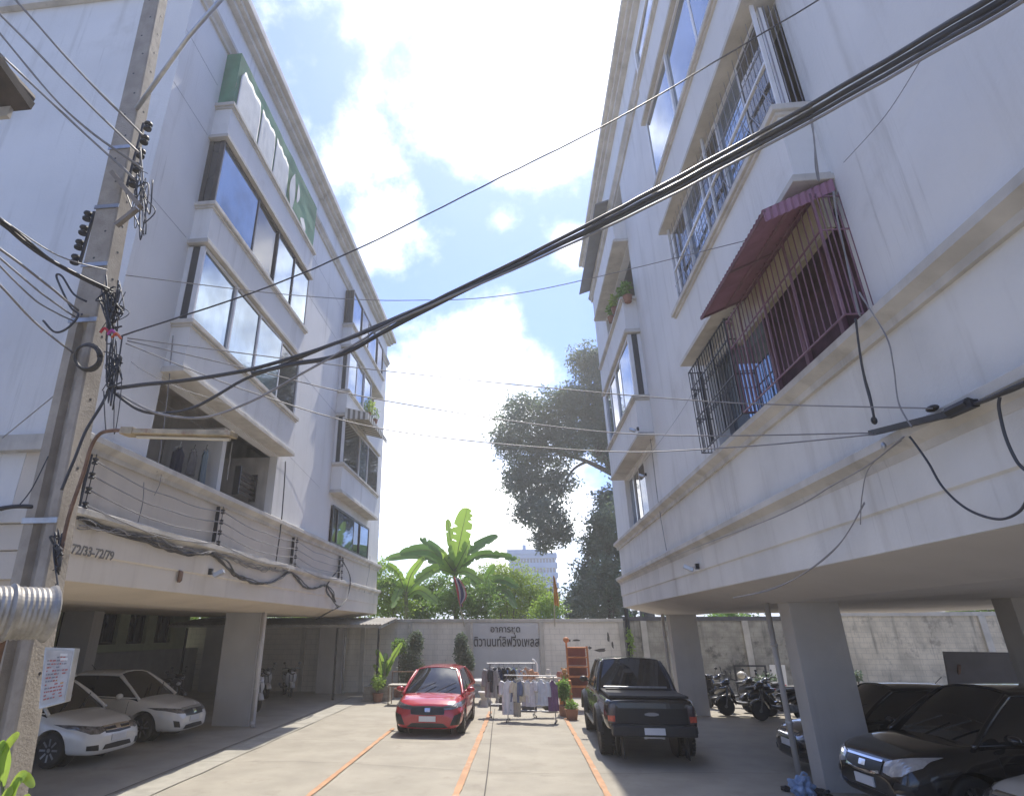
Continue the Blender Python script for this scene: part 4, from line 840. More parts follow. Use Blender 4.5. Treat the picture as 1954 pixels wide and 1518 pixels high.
# shrubs over the wall
def bush(name, label, px, py, rp, Y, m, leaf, seed, sq=(1.15, .8, 1), dens=60, extra=(), group='shrubs behind the boundary wall'):
    c = at(px, 1178, Y); return tree(name, label, 'shrub', (c.x, c.y, 0), [(px, py, rp)] + list(extra), Y, m, leaf, dens, .06, [([(c.x, c.y, -.1), (c.x + .1, c.y, 1.2), at(px, py, Y)], .07), ([(c.x + .1, c.y, 1.2), at(px - rp * .5, py + rp * .2, Y)], .05), ([(c.x + .1, c.y, 1.0), at(px + rp * .5, py + rp * .1, Y)], .05)], group, .35, sq, seed)
bush('leafy_shrub', 'rounded yellow green shrub right of the tall banana plant', 965, 1110, 40, 31, LF_YEL, .13, 11, extra=[(935, 1100, 28), (1000, 1115, 34), (1025, 1140, 30), (960, 1150, 40)])
bush('leafy_shrub', 'dense mid green shrub below the tall banana plant behind the flag', 880, 1135, 40, 29.6, LF_MID, .17, 12, extra=[(850, 1150, 34), (915, 1140, 36), (900, 1165, 30)])
bush('leafy_shrub', 'sunlit shrub just behind the orange flag', 1055, 1160, 24, 29, LF_BRIGHT, .13, 13, extra=[(1040, 1150, 16), (1030, 1172, 22)])
bush('leafy_shrub', 'bright creeper covered shrub beside the corner of the block with the green net', 740, 1120, 30, 29.4, LF_BRIGHT, .16, 14, extra=[(735, 1160, 30), (765, 1150, 30), (728, 1085, 20), (700, 1140, 40)])
bush('leafy_shrub', 'dark green shrub between the two banana plants over the wall', 815, 1150, 36, 30.5, LF_MID, .16, 15, extra=[(790, 1125, 30), (840, 1120, 28), (800, 1170, 30)])
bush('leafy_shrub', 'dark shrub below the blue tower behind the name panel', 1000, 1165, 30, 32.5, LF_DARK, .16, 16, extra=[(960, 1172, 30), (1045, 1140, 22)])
for k, (px, py, rp, lab) in enumerate([(560, 1170, 26, 'shrub showing over the lean to shelter roof'), (385, 1165, 22, 'leafy shrub seen past the pale green house'), (1390, 1172, 18, 'low shrub above the mossy wall behind the motorcycles'), (1870, 1150, 30, 'green shrub rising over the stained wall behind the dark cars')]):
    bush('leafy_shrub', lab, px, py, rp, 29, LF_BRIGHT if k != 2 else LF_MID, .16, 20 + k, extra=[(px - rp, py + 8, rp * .8), (px + rp, py + 6, rp * .8)])
b = MB(); rng = random.Random(9)
for i in range(60): clump(b, (-16 + i * .6, 31.5 + rng.uniform(-1, 2.5), rng.uniform(.4, 2.6)), 1.1, 150, .22, rng)
tag(b.build('undergrowth', LF_MID, fixn=False), 'tangled undergrowth behind the boundary wall', 'undergrowth')['kind'] = 'stuff'
b = MB()
for i in range(34): clump(b, (8 + i * 1.1, 31.5 + rng.uniform(-1, 2.5), rng.uniform(.4, 3.1)), 1.2, 130, .24, rng)
tag(b.build('undergrowth', LF_DARK, fixn=False), 'dark thicket behind the mossy and stained walls', 'undergrowth')['kind'] = 'stuff'

def blade(b, pts, w, roll=0., seed=0, tear=.12, fold=.25):
    rng = random.Random(seed); P = spline(pts, 20); n = len(P); L0 = []; C0 = []; R0 = []
    for i, p in enumerate(P):
        d = (P[min(i + 1, n - 1)] - P[max(i - 1, 0)]).normalized(); side = d.cross(V((math.sin(roll) * .6, -1 + .8 * abs(roll), .25))).normalized(); up = side.cross(d).normalized()
        u = i / (n - 1); k = w * min(1, (u * 7) ** .8) * (1 - max(0, (u - .55) / .45) ** 2.4) ** .5 if u < 1 else 0
        a, c = k * (1 - tear * (rng.random() < .14) * rng.random() * 6), k * (1 - tear * (rng.random() < .14) * rng.random() * 6)
        L0.append(p - side * a + up * a * fold); C0.append(p); R0.append(p + side * c + up * c * fold)
    b.grid([[L0[i], C0[i], R0[i]] for i in range(n)]); return P
def banana(label, base, leaves, Y, seed, group='banana plants'):
    t = thing('banana_plant', label, 'banana plant', base, group=group)
    top = at(leaves[0][0][0], leaves[0][0][1], Y)
    b = MB(); pp = spline([V(base), (V(base) + top) / 2 + V((.05, 0, 0)), top], 5); b.tube(pp, [.16 - .08 * i / (len(pp) - 1) for i in range(len(pp))], 10); b.build('stem', STEMG, t, smooth=True)
    for i, lf in enumerate(leaves):
        pts = [at(q[0], q[1], Y + (q[2] if len(q) > 2 else 0)) for q in lf[:-1] if not isinstance(q, (int, float, str))]; w, kind, roll = lf[-1]
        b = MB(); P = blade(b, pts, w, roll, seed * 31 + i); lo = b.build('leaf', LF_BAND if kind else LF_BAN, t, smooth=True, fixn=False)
        q = MB(); q.tube([p + V((0, -.006, -.01)) for p in P], [.022 * (1 - i_ / len(P)) + .006 for i_ in range(len(P))], 5); q.build('midrib', STEMG, lo)
    return t
c = at(868, 1178, 29.5)
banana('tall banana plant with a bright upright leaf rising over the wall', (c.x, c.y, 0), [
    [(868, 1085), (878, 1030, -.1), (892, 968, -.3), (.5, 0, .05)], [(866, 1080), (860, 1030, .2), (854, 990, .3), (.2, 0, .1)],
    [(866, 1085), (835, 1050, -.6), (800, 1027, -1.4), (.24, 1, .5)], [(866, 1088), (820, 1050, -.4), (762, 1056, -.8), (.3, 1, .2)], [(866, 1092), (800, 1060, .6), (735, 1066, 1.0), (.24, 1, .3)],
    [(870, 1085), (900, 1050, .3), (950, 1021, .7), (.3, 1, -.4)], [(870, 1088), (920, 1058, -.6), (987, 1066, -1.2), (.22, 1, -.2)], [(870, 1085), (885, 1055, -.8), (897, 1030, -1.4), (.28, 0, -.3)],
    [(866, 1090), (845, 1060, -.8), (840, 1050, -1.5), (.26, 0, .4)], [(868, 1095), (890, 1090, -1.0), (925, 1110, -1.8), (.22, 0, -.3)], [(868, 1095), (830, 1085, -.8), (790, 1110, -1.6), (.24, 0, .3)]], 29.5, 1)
c = at(775, 1178, 29)
banana('lower banana plant with pale leaf edges left of the tall banana plant', (c.x, c.y, 0), [
    [(775, 1130), (785, 1095), (810, 1062, -.3), (.2, 0, .1)], [(775, 1135), (795, 1110), (838, 1085, -.6), (.2, 0, -.3)], [(775, 1135), (760, 1095), (738, 1075, -.3), (.2, 0, .3)],
    [(775, 1140), (745, 1110), (722, 1125, -.4), (.2, 1, .2)], [(775, 1140), (800, 1125), (835, 1150, -.9), (.22, 0, -.2)], [(775, 1140), (765, 1120), (748, 1160, -1.0), (.22, 0, .2)]], 29, 2)
c = at(925, 1178, 30)
banana('short banana plant with dark drooping leaves below the blue tower', (c.x, c.y, 0), [
    [(925, 1130), (930, 1100), (945, 1078, -.3), (.2, 1, .1)], [(925, 1135), (950, 1105), (990, 1120, -.6), (.22, 1, -.2)], [(925, 1135), (900, 1105), (880, 1115, -.5), (.2, 1, .3)], [(925, 1138), (960, 1125), (985, 1160, -.9), (.2, 1, -.2)]], 30, 3)
# ================================================================ utility pole and what hangs on it
def poleX(z): return -4.13 - .058 * z
PY0 = 5.0
pole = thing('utility_pole', 'weathered concrete utility pole with a channel in its lower face at the left', 'utility pole', (-4.13, PY0, 0))
def pole_ring(z, recess):
    w, d = .37 - .0145 * z, .27 - .009 * z; x = poleX(z); y0 = PY0 - d / 2; y1 = PY0 + d / 2; r = .085 * recess
    return [(x - w / 2, y0, z), (x - w * .2, y0, z), (x - w * .14, y0 + r, z), (x + w * .14, y0 + r, z), (x + w * .2, y0, z), (x + w / 2 - .015, y0, z), (x + w / 2, y0 + .015, z), (x + w / 2, y1, z), (x - w / 2, y1, z)]
rings = [pole_ring(z, 1) for z in (-.2, 1, 2, 3, 4, 5, 5.45)] + [pole_ring(z, 0) for z in (5.6, 7, 8.5, 10, 11.5, 12.4)]
b = MB(); k = 9; vs = [p for r_ in rings for p in r_]
b.add(vs, [(i * k + j, i * k + (j + 1) % k, (i + 1) * k + (j + 1) % k, (i + 1) * k + j) for i in range(len(rings) - 1) for j in range(k)] + [tuple((len(rings) - 1) * k + j for j in range(k))])
b.build('pole_shaft', M_CONC, pole)
for i in range(26):
    z = 2.0 + i * .36
    for face in (0, 1):
        w, d = .37 - .0145 * z, .27 - .009 * z; zz = z + .15 * face
        if not face and z < 5.6: continue
        c = (poleX(zz) + (.04 if i % 2 else -.03), PY0 - d / 2 - .001, zz) if not face else (poleX(zz) + w / 2 - .001, PY0 + .02, zz)
        MB().lathe([(0, 0), (.014, 0), (.014, .004), (0, .004)], c, 8, 'y' if not face else 'x').build('bolt_hole', M_BLACK, pole)
b = MB(); b.m = 0
for (z, s) in [(7.1, .09), (6.95, -.07), (4.05, .1)]: pass
def spools(parent, x, y, z0, n, step, axis, m=M_BPLAS):
    """rack of spool insulators on an upright strap"""
    rk = MB().box(x - .015, x + .015, y - .01, y + .01, z0 - .06, z0 + step * (n - 1) + .06).build('insulator_rack', M_IRON, parent)
    for i in range(n):
        q = MB(); c = V((x, y, z0 + i * step)) + axis * .07; q.lathe([(0, -.05), (.045, -.05), (.05, -.03), (.026, 0), (.05, .03), (.045, .05), (0, .05)], c, 12); q.bar(c - axis * .07, c, .012, .012); q.build('insulator', m, rk, smooth=False)
spools(pole, poleX(7.3) + .16, PY0 - .06, 7.4, 5, .22, V((1, 0, 0)))
spools(pole, poleX(7.3) - .17, PY0 - .06, 6.35, 4, .2, V((-1, 0, 0)))
MB().tube([(poleX(8.6) + .12, PY0 - .1, 8.55), at(360, 70, 4.6), at(430, -10, 4.3)], .028, 10).build('stay_pipe', M_STEEL, pole, smooth=True)
for z in (5.5, 6.2, 7.0, 7.9, 3.4):
    w, d = .39 - .0145 * z, .29 - .009 * z; x = poleX(z); b = MB()
    b.box(x - w / 2 - .005, x + w / 2 + .005, PY0 - d / 2 - .006, PY0 - d / 2 + .004, z, z + .05); b.build('band_clamp', M_STEEL, pole)
MB().bar(at(215, 330, 4.82), at(268, 395, 4.8), .07, .05).build('cross_arm', M_CONCD, pole); MB().bar(at(222, 430, 4.82), at(262, 398, 4.8), .05, .05).build('cross_arm', M_CONCD, pole)

# street lamp
lampt = thing('street_lamp', 'old fluorescent street lamp on a bent pipe fixed to the concrete pole', 'street lamp', tuple(at(120, 1050, 5.0)))
arm = [at(112, 1080, 4.84), at(130, 990, 4.84), at(160, 900, 4.84), at(173, 855, 4.82), at(190, 828, 4.8), at(215, 821, 4.78), at(245, 822, 4.74)]
MB().tube(spline(arm, 6), .017, 10).build('lamp_arm', M_RUST, lampt, smooth=True)
a0, a1 = at(238, 824, 4.74), at(447, 829, 4.55)
b = MB(); b.bar(a0, a1, .11, .05); b.bar(a0, a0.lerp(a1, .12), .13, .07); b.build('lamp_housing', mat('stained_lamp_housing', (.42, .34, .22), .6, var=.35, scale=6, spots=.6, spcol=(.22, .09, .05), spscale=5), lampt, bevel=.008)
MB().tube([a0.lerp(a1, .13) - V((0, 0, .045)), a0.lerp(a1, .97) - V((0, 0, .045))], .014, 8).build('tube_light', mat('dusty_tube', (.62, .55, .42), .4), lampt)

# notice box on the pole
nb_ = thing('notice_box', 'silver notice box with faded red print on the side of the concrete pole', 'notice box', tuple(at(105, 1345, 4.55)))
q = [at(86, 1234, 4.5), at(143, 1236, 4.56), at(124, 1338, 4.56), at(74, 1352, 4.5)]; q[1].z += .0
nrm = (q[1] - q[0]).cross(q[3] - q[0]).normalized(); nrm = nrm if nrm.y < 0 else -nrm
b = MB(); b.add([p for p in q] + [p - nrm * .1 for p in q], [(0, 1, 2, 3), (7, 6, 5, 4), (0, 4, 5, 1), (1, 5, 6, 2), (2, 6, 7, 3), (3, 7, 4, 0)]); b.build('box', M_STEEL, nb_)
def on_box(u, v, d=.003): return q[0].lerp(q[1], u).lerp(q[3].lerp(q[2], u), v) + nrm * d
b = MB(); b.add([on_box(.06, .05), on_box(.94, .05), on_box(.94, .95), on_box(.06, .95)], [(0, 1, 2, 3)]); b.build('sheet', mat('faded_notice_paper', (.5, .5, .52), .6, var=.15, scale=9), nb_)
rng = random.Random(5); b = MB()
for k in range(13):
    v = .16 + k * .058; u = .14
    while u < .8:
        l_ = rng.uniform(.03, .12); b.m = 1 if k in (7, 8) and u > .5 else (0 if rng.random() < .7 else 2)
        if rng.random() < .75: b.add([on_box(u, v, .005), on_box(u + l_, v - .004, .005), on_box(u + l_, v + .022, .005), on_box(u, v + .024, .005)], [(0, 1, 2, 3)])
        u += l_ + .025
b.build('print', [mat('faded_red_print', (.45, .16, .15), .7), mat('orange_print', (.55, .28, .08), .7), mat('grey_print', (.25, .25, .28), .7)], nb_)
b = MB()
for (u, v) in ((.55, .1), (.58, .18)): b.add([on_box(u, v, .006), on_box(u + .25, v, .006), on_box(u + .25, v + .05, .006), on_box(u, v + .05, .006)], [(0, 1, 2, 3)])
b.build('sticker', M_PLATE, nb_)

# barrel shaped corrugated hood at the left edge
hd = thing('corrugated_hood', 'dirty galvanised barrel shaped corrugated hood at the left edge', 'metal hood', (-4.5, 4.35, 2.3))
c = at(60, 1170, 4.36); prof = []
n = 90
for i in range(n + 1):
    x = -1.6 + 1.6 * i / n; rr = .185 + .007 * (i % 2) + (.02 if (i + 2) % 15 < 2 else 0)
    prof.append((rr, x))
e = at(100, 1170, 4.45); b = MB(); b.lathe([(0, prof[0][1])] + prof + [(0, prof[-1][1] + .005)], (0, 0, 0), 40, 'x'); rm = Matrix.Rotation(R(56), 3, 'Z'); b.v = [rm @ p + e for p in b.v]
b.build('hood', mat('dirty_galvanised', (.36, .34, .31), .5, metal=.5, var=.3, scale=6, streak=.7, scol=(.14, .1, .07), spots=.5, spcol=(.26, .15, .08), spscale=5), hd)
for x in (-.3, -1.2): q = rm @ V((x, 0, 0)) + e; MB().box(q.x - .03, q.x + .03, q.y - .03, q.y + .03, 0, q.z - .1).build('hood_post', M_RUST, hd)

# leaves at the foot of the pole
LFP = thing('garden_plant', 'bright green leafy plant growing at the foot of the concrete pole', 'plant', tuple(at(20, 1640, 4.1)))
for i, (x0, y0, x1, y1, x2, y2, w) in enumerate([(5, 1470, 15, 1425, 38, 1398, .035), (2, 1500, 12, 1455, 5, 1412, .04), (10, 1540, 40, 1480, 66, 1500, .03), (10, 1560, 30, 1500, 52, 1475, .03), (0, 1560, 14, 1520, 26, 1508, .04), (-10, 1500, -2, 1440, 12, 1415, .04), (8, 1600, 40, 1540, 60, 1520, .04)]):
    b = MB(); blade(b, [at(x0, y0, 4.1), at(x1, y1, 4.05), at(x2, y2, 4.0)], w, .1, i, .02); b.build('leaf', LF_YEL if i % 2 == 0 else LF_BRIGHT, LFP, smooth=True, fixn=False)
MB().tube(spline([at(20, 1640, 4.1), at(10, 1540, 4.1), at(3, 1470, 4.1)]), .012, 6).build('stem', STEMG, LFP)

# ---------------------------------------------------------------- cables
def cable(label, pts, r=.012, m=M_BLACK, k=10, jit=.0, strands=1, sp=.03, seed=0, cat='cable', name='cable', group=None):
    jit = jit or (.007 if r >= .008 else 0); rng = random.Random(seed); P0 = [V(p) for p in pts]; b = MB()
    for s in range(strands):
        o = V((rng.uniform(-1, 1), rng.uniform(-1, 1), rng.uniform(-1, 1))) * sp if s else V((0, 0, 0)); P = spline(P0, k)
        if strands > 1: P = [p + o * (.7 + .5 * math.sin(i * .4 + s * 2)) for i, p in enumerate(P)]
        if jit: P = [p + V((noise.noise(p * 3 + V((s, 0, 0))), noise.noise(p * 3 + V((0, 7 + s, 0))), noise.noise(p * 3 + V((0, 0, 13 + s))))) * jit for p in P]
        b.tube(P, r, 6)
    return tag(b.build(name, m, smooth=True), label, cat, group)
Z = lambda x, y, Y_: at(x, y, Y_)
cable('thickest black cable of the bundle crossing the sky above the car park', [Z(212, 741, 4.85), Z(350, 725, 4.9), Z(480, 704, 5.0), Z(640, 655, 5.1), Z(795, 590, 5.1), Z(1150, 414, 4.7), atx(1540, 203, 2.55), atx(1960, -45, 2.9), atx(2400, -300, 3.1)], .02, M_BLACK)
cable('black cable just under the thickest one across the sky', [Z(480, 712, 5.0), Z(560, 694, 5.02), Z(660, 672, 5.1), Z(795, 598, 5.1), Z(1150, 424, 4.7), atx(1540, 216, 2.57), atx(1960, -28, 2.92), atx(2400, -280, 3.1)], .02, M_BLACK, strands=2, sp=.015)
cable('lower black cable in the bundle that sags below it near the left block', [Z(212, 743, 4.85), Z(262, 780, 4.9), Z(310, 788, 4.95), Z(375, 775, 5.0), Z(470, 722, 5.05), Z(560, 688, 5.1), Z(795, 588, 5.12), Z(1150, 430, 4.72), atx(1540, 227, 2.56), atx(1960, -14, 2.9), atx(2400, -265, 3.1)], .015, M_BLACK)
cable('black cable looping lowest past the open balcony before joining the bundle', [Z(225, 750, 4.85), Z(300, 788, 4.9), Z(390, 796, 4.95), Z(480, 765, 5.0), Z(580, 710, 5.05), Z(690, 650, 5.1), Z(760, 610, 5.1), Z(1150, 437, 4.73), atx(1540, 236, 2.56), atx(1960, -2, 2.9), atx(2400, -250, 3.1)], .012, M_GREYC)
cable('single straight wire from the pole rising across the sky', [Z(232, 641, 4.85), Z(600, 512, 5.3), Z(990, 321, 5.5), Z(1220, 203, 5.3), Z(1570, -5, 4.7)], .009)
E1 = lambda x, y: atx(x, y, 3.42)
for i, (pts, lab) in enumerate([([Z(243, 645, 4.9), Z(740, 708, 6.3), Z(1300, 762, 5.9), E1(1780, 779)], 'uppermost thin wire sagging from the pole to the white box on the right block'),
                  ([Z(243, 650, 4.9), Z(480, 705, 5.5), Z(740, 765, 6.2), Z(1180, 826, 6.1), E1(1665, 826)], 'middle thin wire sagging between the pole and the wall bracket'),
                  ([Z(240, 655, 4.9), Z(480, 748, 5.5), Z(740, 820, 6.2), Z(1130, 860, 6.2), Z(1400, 853, 5.9), E1(1672, 828)], 'lowest thin wire sagging between the pole and the wall bracket'),
                  ([Z(240, 525, 4.9), Z(560, 563, 6.5), Z(780, 573, 7.2), Z(1010, 556, 7.2), E1(1440, 455)], 'thin wire from the pole to the wall beside the maroon awning'),
                  ([Z(250, 690, 4.9), Z(330, 735, 5.5), atx(480, 800, -6.1), atx(610, 930, -6.3)], 'faint wire from the pole down to the left block wall')]):
    cable(lab, pts, .0065 if i < 4 else .004, M_GREYC)
# wires coming in from the left
for i, (p0, p1, p2, r, lab) in enumerate([((25, -5), (150, 135), (272, 258), .011, 'uppermost twisted wire from the upper left to the pole'), ((-5, 22), (140, 170), (266, 292), .011, 'second twisted wire from the top at the upper left'),
                                     ((-5, 58), (130, 215), (272, 322), .011, 'third twisted wire from the top at the upper left'), ((-5, 98), (60, 160), (262, 346), .011, 'twisted wire passing the dark roof corner'),
                                     ((-5, 418), (90, 492), (208, 556), .012, 'thick cable bundle above the loops at the left edge'), ((-5, 412), (110, 487), (205, 515), .007, 'pale thin cable above the thick left bundle'),
                                     ((-5, 470), (80, 535), (150, 592), .012, 'grey cable below the thick left bundle'), ((-5, 487), (80, 560), (145, 605), .009, 'slack grey cable under the middle left cable'),
                                     ((-5, 502), (70, 575), (140, 612), .008, 'thin slack cable third below the thick left bundle'), ((-5, 540), (75, 622), (138, 672), .01, 'lowest grey cable from the left edge to the pole coil')]):
    cable(lab, [Z(*p0, 3.6), Z(*p1, 4.15), Z(*p2, 4.82)], r, M_GREYC if i not in (4,) else M_BLACK, strands=2 if i < 4 else (4 if i == 4 else 1), sp=.008 if i < 4 else .025, seed=i)
cable('stay wire from the pole down past the left end wall', [Z(125, 737, 4.9), Z(60, 790, 5.2), Z(5, 835, 5.5)], .006, M_GREYC)
cable('black bundled cables entering low at the left edge', [Z(-5, 970, 4.6), Z(30, 965, 4.7), Z(60, 966, 4.8)], .018, M_BLACK, strands=3, sp=.02)
cable('slack wire falling from the pole to the left bundle', [Z(92, 870, 4.8), Z(62, 930, 4.75), Z(38, 962, 4.7)], .005, M_BLACK)
cable('pale wire loop hanging left of the pole', [Z(165, 575, 4.8), Z(140, 560, 4.75), Z(118, 527, 4.7), Z(108, 530, 4.7), Z(135, 585, 4.72), Z(150, 600, 4.75), Z(130, 625, 4.7), Z(105, 633, 4.7), Z(82, 612, 4.7)], .011, M_BLACK)
# coil and tangle
cc = at(165, 681, 4.78); rr = .115; b = MB()
for s in range(4):
    pts = [cc + (CR * math.cos(a * .3) + CU * math.sin(a * .3)) * (rr + .008 * s) + CF * (.012 * s + .01 * math.sin(a * .7 + s)) for a in range(22)]; b.tube(pts, .011, 6)
tag(b.build('cable_coil', M_BLACK, smooth=True), 'coil of black cable hung on the front of the concrete pole', 'cable coil')
rng = random.Random(21)
def tangle(label, ctr, n, spread, r, seed, cat='cable tangle'):
    rng = random.Random(seed); b = MB()
    for s in range(n):
        pts = [Z(ctr[0] + rng.gauss(0, spread[0]), ctr[1] + rng.gauss(0, spread[1]), PY0 - .17 + rng.uniform(-.06, .06)) for _ in range(5)]; b.tube(spline(pts, 6), r * rng.uniform(.6, 1.4), 5)
    return tag(b.build('cable_tangle', M_BLACK, smooth=True), label, cat)
tangle('dense knot of black cables on the pole above the coil', (212, 590), 22, (12, 24), .007, 1)
tangle('black wires tied to the insulators high on the pole', (270, 370), 9, (9, 40), .006, 2)
tangle('thin wires hanging down the right side of the pole', (215, 710), 14, (9, 36), .006, 3)
tangle('small knot of wire low on the pole beside the lamp pipe', (112, 1050), 10, (6, 22), .008, 4)
for i, (x, y, c_) in enumerate([(200, 630, (.45, .03, .05)), (214, 634, (.4, .05, .3)), (222, 640, (.5, .1, .04))]):
    tag(MB().tube(spline([Z(x - 8, y + 4, 4.78), Z(x, y - 4, 4.76), Z(x + 9, y + 6, 4.78)]), .014, 6).build('cable_tie', mat('tie_colour_%d' % i, c_, .5)), ['red cable tie on the pole knot', 'magenta cable tie between two others on the pole knot', 'orange red cable tie at the right of the pole knot'][i], 'cable tie')
cable('black cable running from the wire joint down the pole side', [Z(210, 742, 4.84), Z(195, 770, 4.84), Z(165, 820, 4.83), Z(140, 880, 4.82), Z(118, 935, 4.82)], .014)
cable('wire dropping from the joint to the street lamp', [Z(198, 745, 4.83), Z(200, 790, 4.8), Z(202, 820, 4.78)], .006)
# racks and lines on the left fascia
FX = -6.28; racks = []
for (y, n) in [(7.75, 4), (11.78, 4), (16.25, 4), (20.86, 4)]:
    rk = thing('insulator_rack', {7.75: 'insulator rack on the left fascia behind the concrete pole', 11.78: 'insulator rack on the left fascia below the open balcony', 16.25: 'insulator rack on the left fascia between the two window bays', 20.86: 'last insulator rack on the left fascia where black loops hang'}[y], 'insulator rack', (FX, y, 4.0), group='insulator racks on the left fascia')
    MB().box(FX - .1, FX - .02, y - .012, y + .012, 4.1, 4.95).build('strap', M_IRON, rk); MB().tube([(FX + .05, y, 4.1), (FX + .05, y, 4.95)], .008, 6).build('pin', M_IRON, rk)
    for i in range(n):
        q = MB(); q.lathe([(0, -.045), (.04, -.045), (.045, -.03), (.022, 0), (.045, .03), (.04, .045), (0, .045)], (FX + .05, y, 4.18 + i * .22), 12); q.build('insulator', M_BPLAS, rk)
for a, c in [(7.75, 11.78), (11.78, 16.25), (16.25, 20.86)]:
    for i in range(4):
        z = 4.18 + i * .22; cable('%s line wire sagging %s' % (['lowest', 'second lowest', 'second highest', 'highest'][i], {7.75: 'between the pole and the balcony rack', 11.78: 'from the balcony rack to the middle rack', 16.25: 'from the middle rack to the last rack'}[a]),
                                  [(FX + .06, a, z), (FX + .08, a + (c - a) * .3, z - .13), (FX + .08, (a + c) / 2, z - .17 + .02 * i), (FX + .08, a + (c - a) * .75, z - .11), (FX + .06, c, z)], .012, M_GREYC, group='line wires on the left fascia')
cable('drooping black bundle along the lower edge of the left fascia', [atx(140, 985, FX), atx(200, 1008, FX), atx(300, 1040, FX), atx(360, 1056, FX), atx(400, 1056, FX), atx(420, 1068, FX), atx(455, 1098, FX), atx(490, 1112, FX), atx(525, 1108, FX), atx(556, 1092, FX), atx(580, 1118, FX), atx(600, 1122, FX), atx(622, 1116, FX), atx(632, 1128, FX), atx(640, 1148, FX)], .017, M_BLACK, strands=4, sp=.05, jit=.04, seed=4)
cable('tangled grey wires along the top of the left fascia beam', [atx(150, 998, FX), atx(250, 1022, FX), atx(350, 1048, FX), atx(420, 1056, FX), atx(500, 1085, FX), atx(560, 1085, FX)], .008, M_GREYC, strands=6, sp=.09, jit=.12, seed=6)
cable('black loops hanging from the last fascia rack', [atx(652, 1065, FX), atx(668, 1100, FX + .1), atx(664, 1135, FX + .1), atx(648, 1155, FX + .1), atx(632, 1140, FX + .05), atx(624, 1116, FX), atx(650, 1080, FX)], .014, M_BLACK, strands=3, sp=.05, seed=8)
cable('black cables slanting from the last rack under the left block', [atx(646, 1157, FX + .1), atx(625, 1168, -6.5), Z(603, 1180, 22.5)], .016, M_BLACK, strands=3, sp=.04, seed=9)
for i, (x0, y0, x1, y1) in enumerate([(545, 880, 525, 1085), (330, 640, 300, 900), (275, 920, 262, 1000), (706, 1060, 695, 1130), (308, 905, 294, 945)]):
    cable(['dark cable hung down the wall right of the open balcony', 'grey wire down the corner of the near bay', 'thin wire on the fascia below the bay corner', 'thin drop wire near the far end of the left fascia', 'short wire below the balcony sill'][i], [atx(x0, y0, -6.3), atx((x0 + x1) / 2 + 3, (y0 + y1) / 2, -6.26), atx(x1, y1, FX)], [.018, .01, .008, .01, .007][i], M_BLACK if i == 0 else M_GREYC)
# bracket on the right block
WX_ = 3.5
br = thing('wall_bracket', 'black wire bracket and clamps on the wall below the maroon awning', 'wire bracket', tuple(atx(1680, 830, WX_)))
MB().bar(atx(1662, 826, WX_), atx(1810, 790, WX_), .05, .05).build('bar', M_IRON, br); MB().bar(atx(1805, 792, WX_), atx(1860, 768, WX_), .06, .06).tube([atx(1812, 786, WX_), atx(1850, 768, WX_)], .045, 8).build('clamp', M_IRON, br); MB().ball(atx(1779, 779, WX_), .04, 2, (1, 1.6, .7)).build('insulator', M_BPLAS, br)
MB().ball(atx(1668, 802, WX_), .035, 2, (.8, .8, 1.2)).build('insulator', M_BPLAS, br); MB().ball(atx(1686, 850, WX_), .03, 2, (.8, .8, 1.2)).build('insulator', M_STEEL, br)
for i, (pts, r, lab, st) in enumerate([
    ([(1855, 772), (1905, 752), (1960, 728)], .014, 'thick cables leaving the wall bracket towards the street', 4), ([(1735, 832), (1770, 880), (1800, 930), (1850, 972), (1905, 990), (1945, 975), (1965, 940)], .01, 'large drooping cable loop on the right fascia', 1),
    ([(1908, 758), (1906, 780), (1918, 830), (1940, 880), (1960, 900)], .012, 'short cable loop at the right edge of the fascia', 1), ([(1725, 833), (1660, 885), (1590, 925), (1480, 985), (1300, 1055), (1205, 1098)], .007, 'long wire running back along the right fascia moulding', 2),
    ([(1720, 840), (1660, 890), (1645, 945), (1642, 1000)], .005, 'thin wire hanging straight below the wall bracket', 1), ([(1650, 960), (1600, 1040), (1540, 1090), (1470, 1125), (1400, 1140)], .006, 'wire curving down under the right soffit', 2),
    ([(1632, 608), (1645, 700), (1660, 760), (1668, 802)], .01, 'pair of black wires dropping from the window grille to the bracket', 3), ([(1640, 560), (1690, 640), (1705, 700), (1715, 770), (1740, 815)], .006, 'slack grey wire beside the grille drop wires', 2),
    ([(1548, 215), (1556, 280), (1564, 345)], .008, 'wires hanging between the upper balcony and the awning', 2), ([(1590, 365), (1600, 430), (1630, 560), (1640, 600)], .008, 'wires running down past the awning end', 2),
    ([(1760, 110), (1690, 220), (1610, 310)], .004, 'faint wire crossing the blank wall above the awning', 1), ([(1350, 700), (1290, 800), (1230, 880)], .004, 'faint wire from the grille to the far window', 1), ([(1222, 745), (1240, 830), (1255, 950), (1272, 1050)], .008, 'wire running down the wall beside the far window', 2)]):
    cable(lab, [atx(x, y, WX_ if i < 6 else 3.35 if i in (6, 7, 8, 9) else 3.68) for x, y in pts], r, M_BLACK if r > .009 else M_GREYC, strands=st, sp=.02, seed=i)
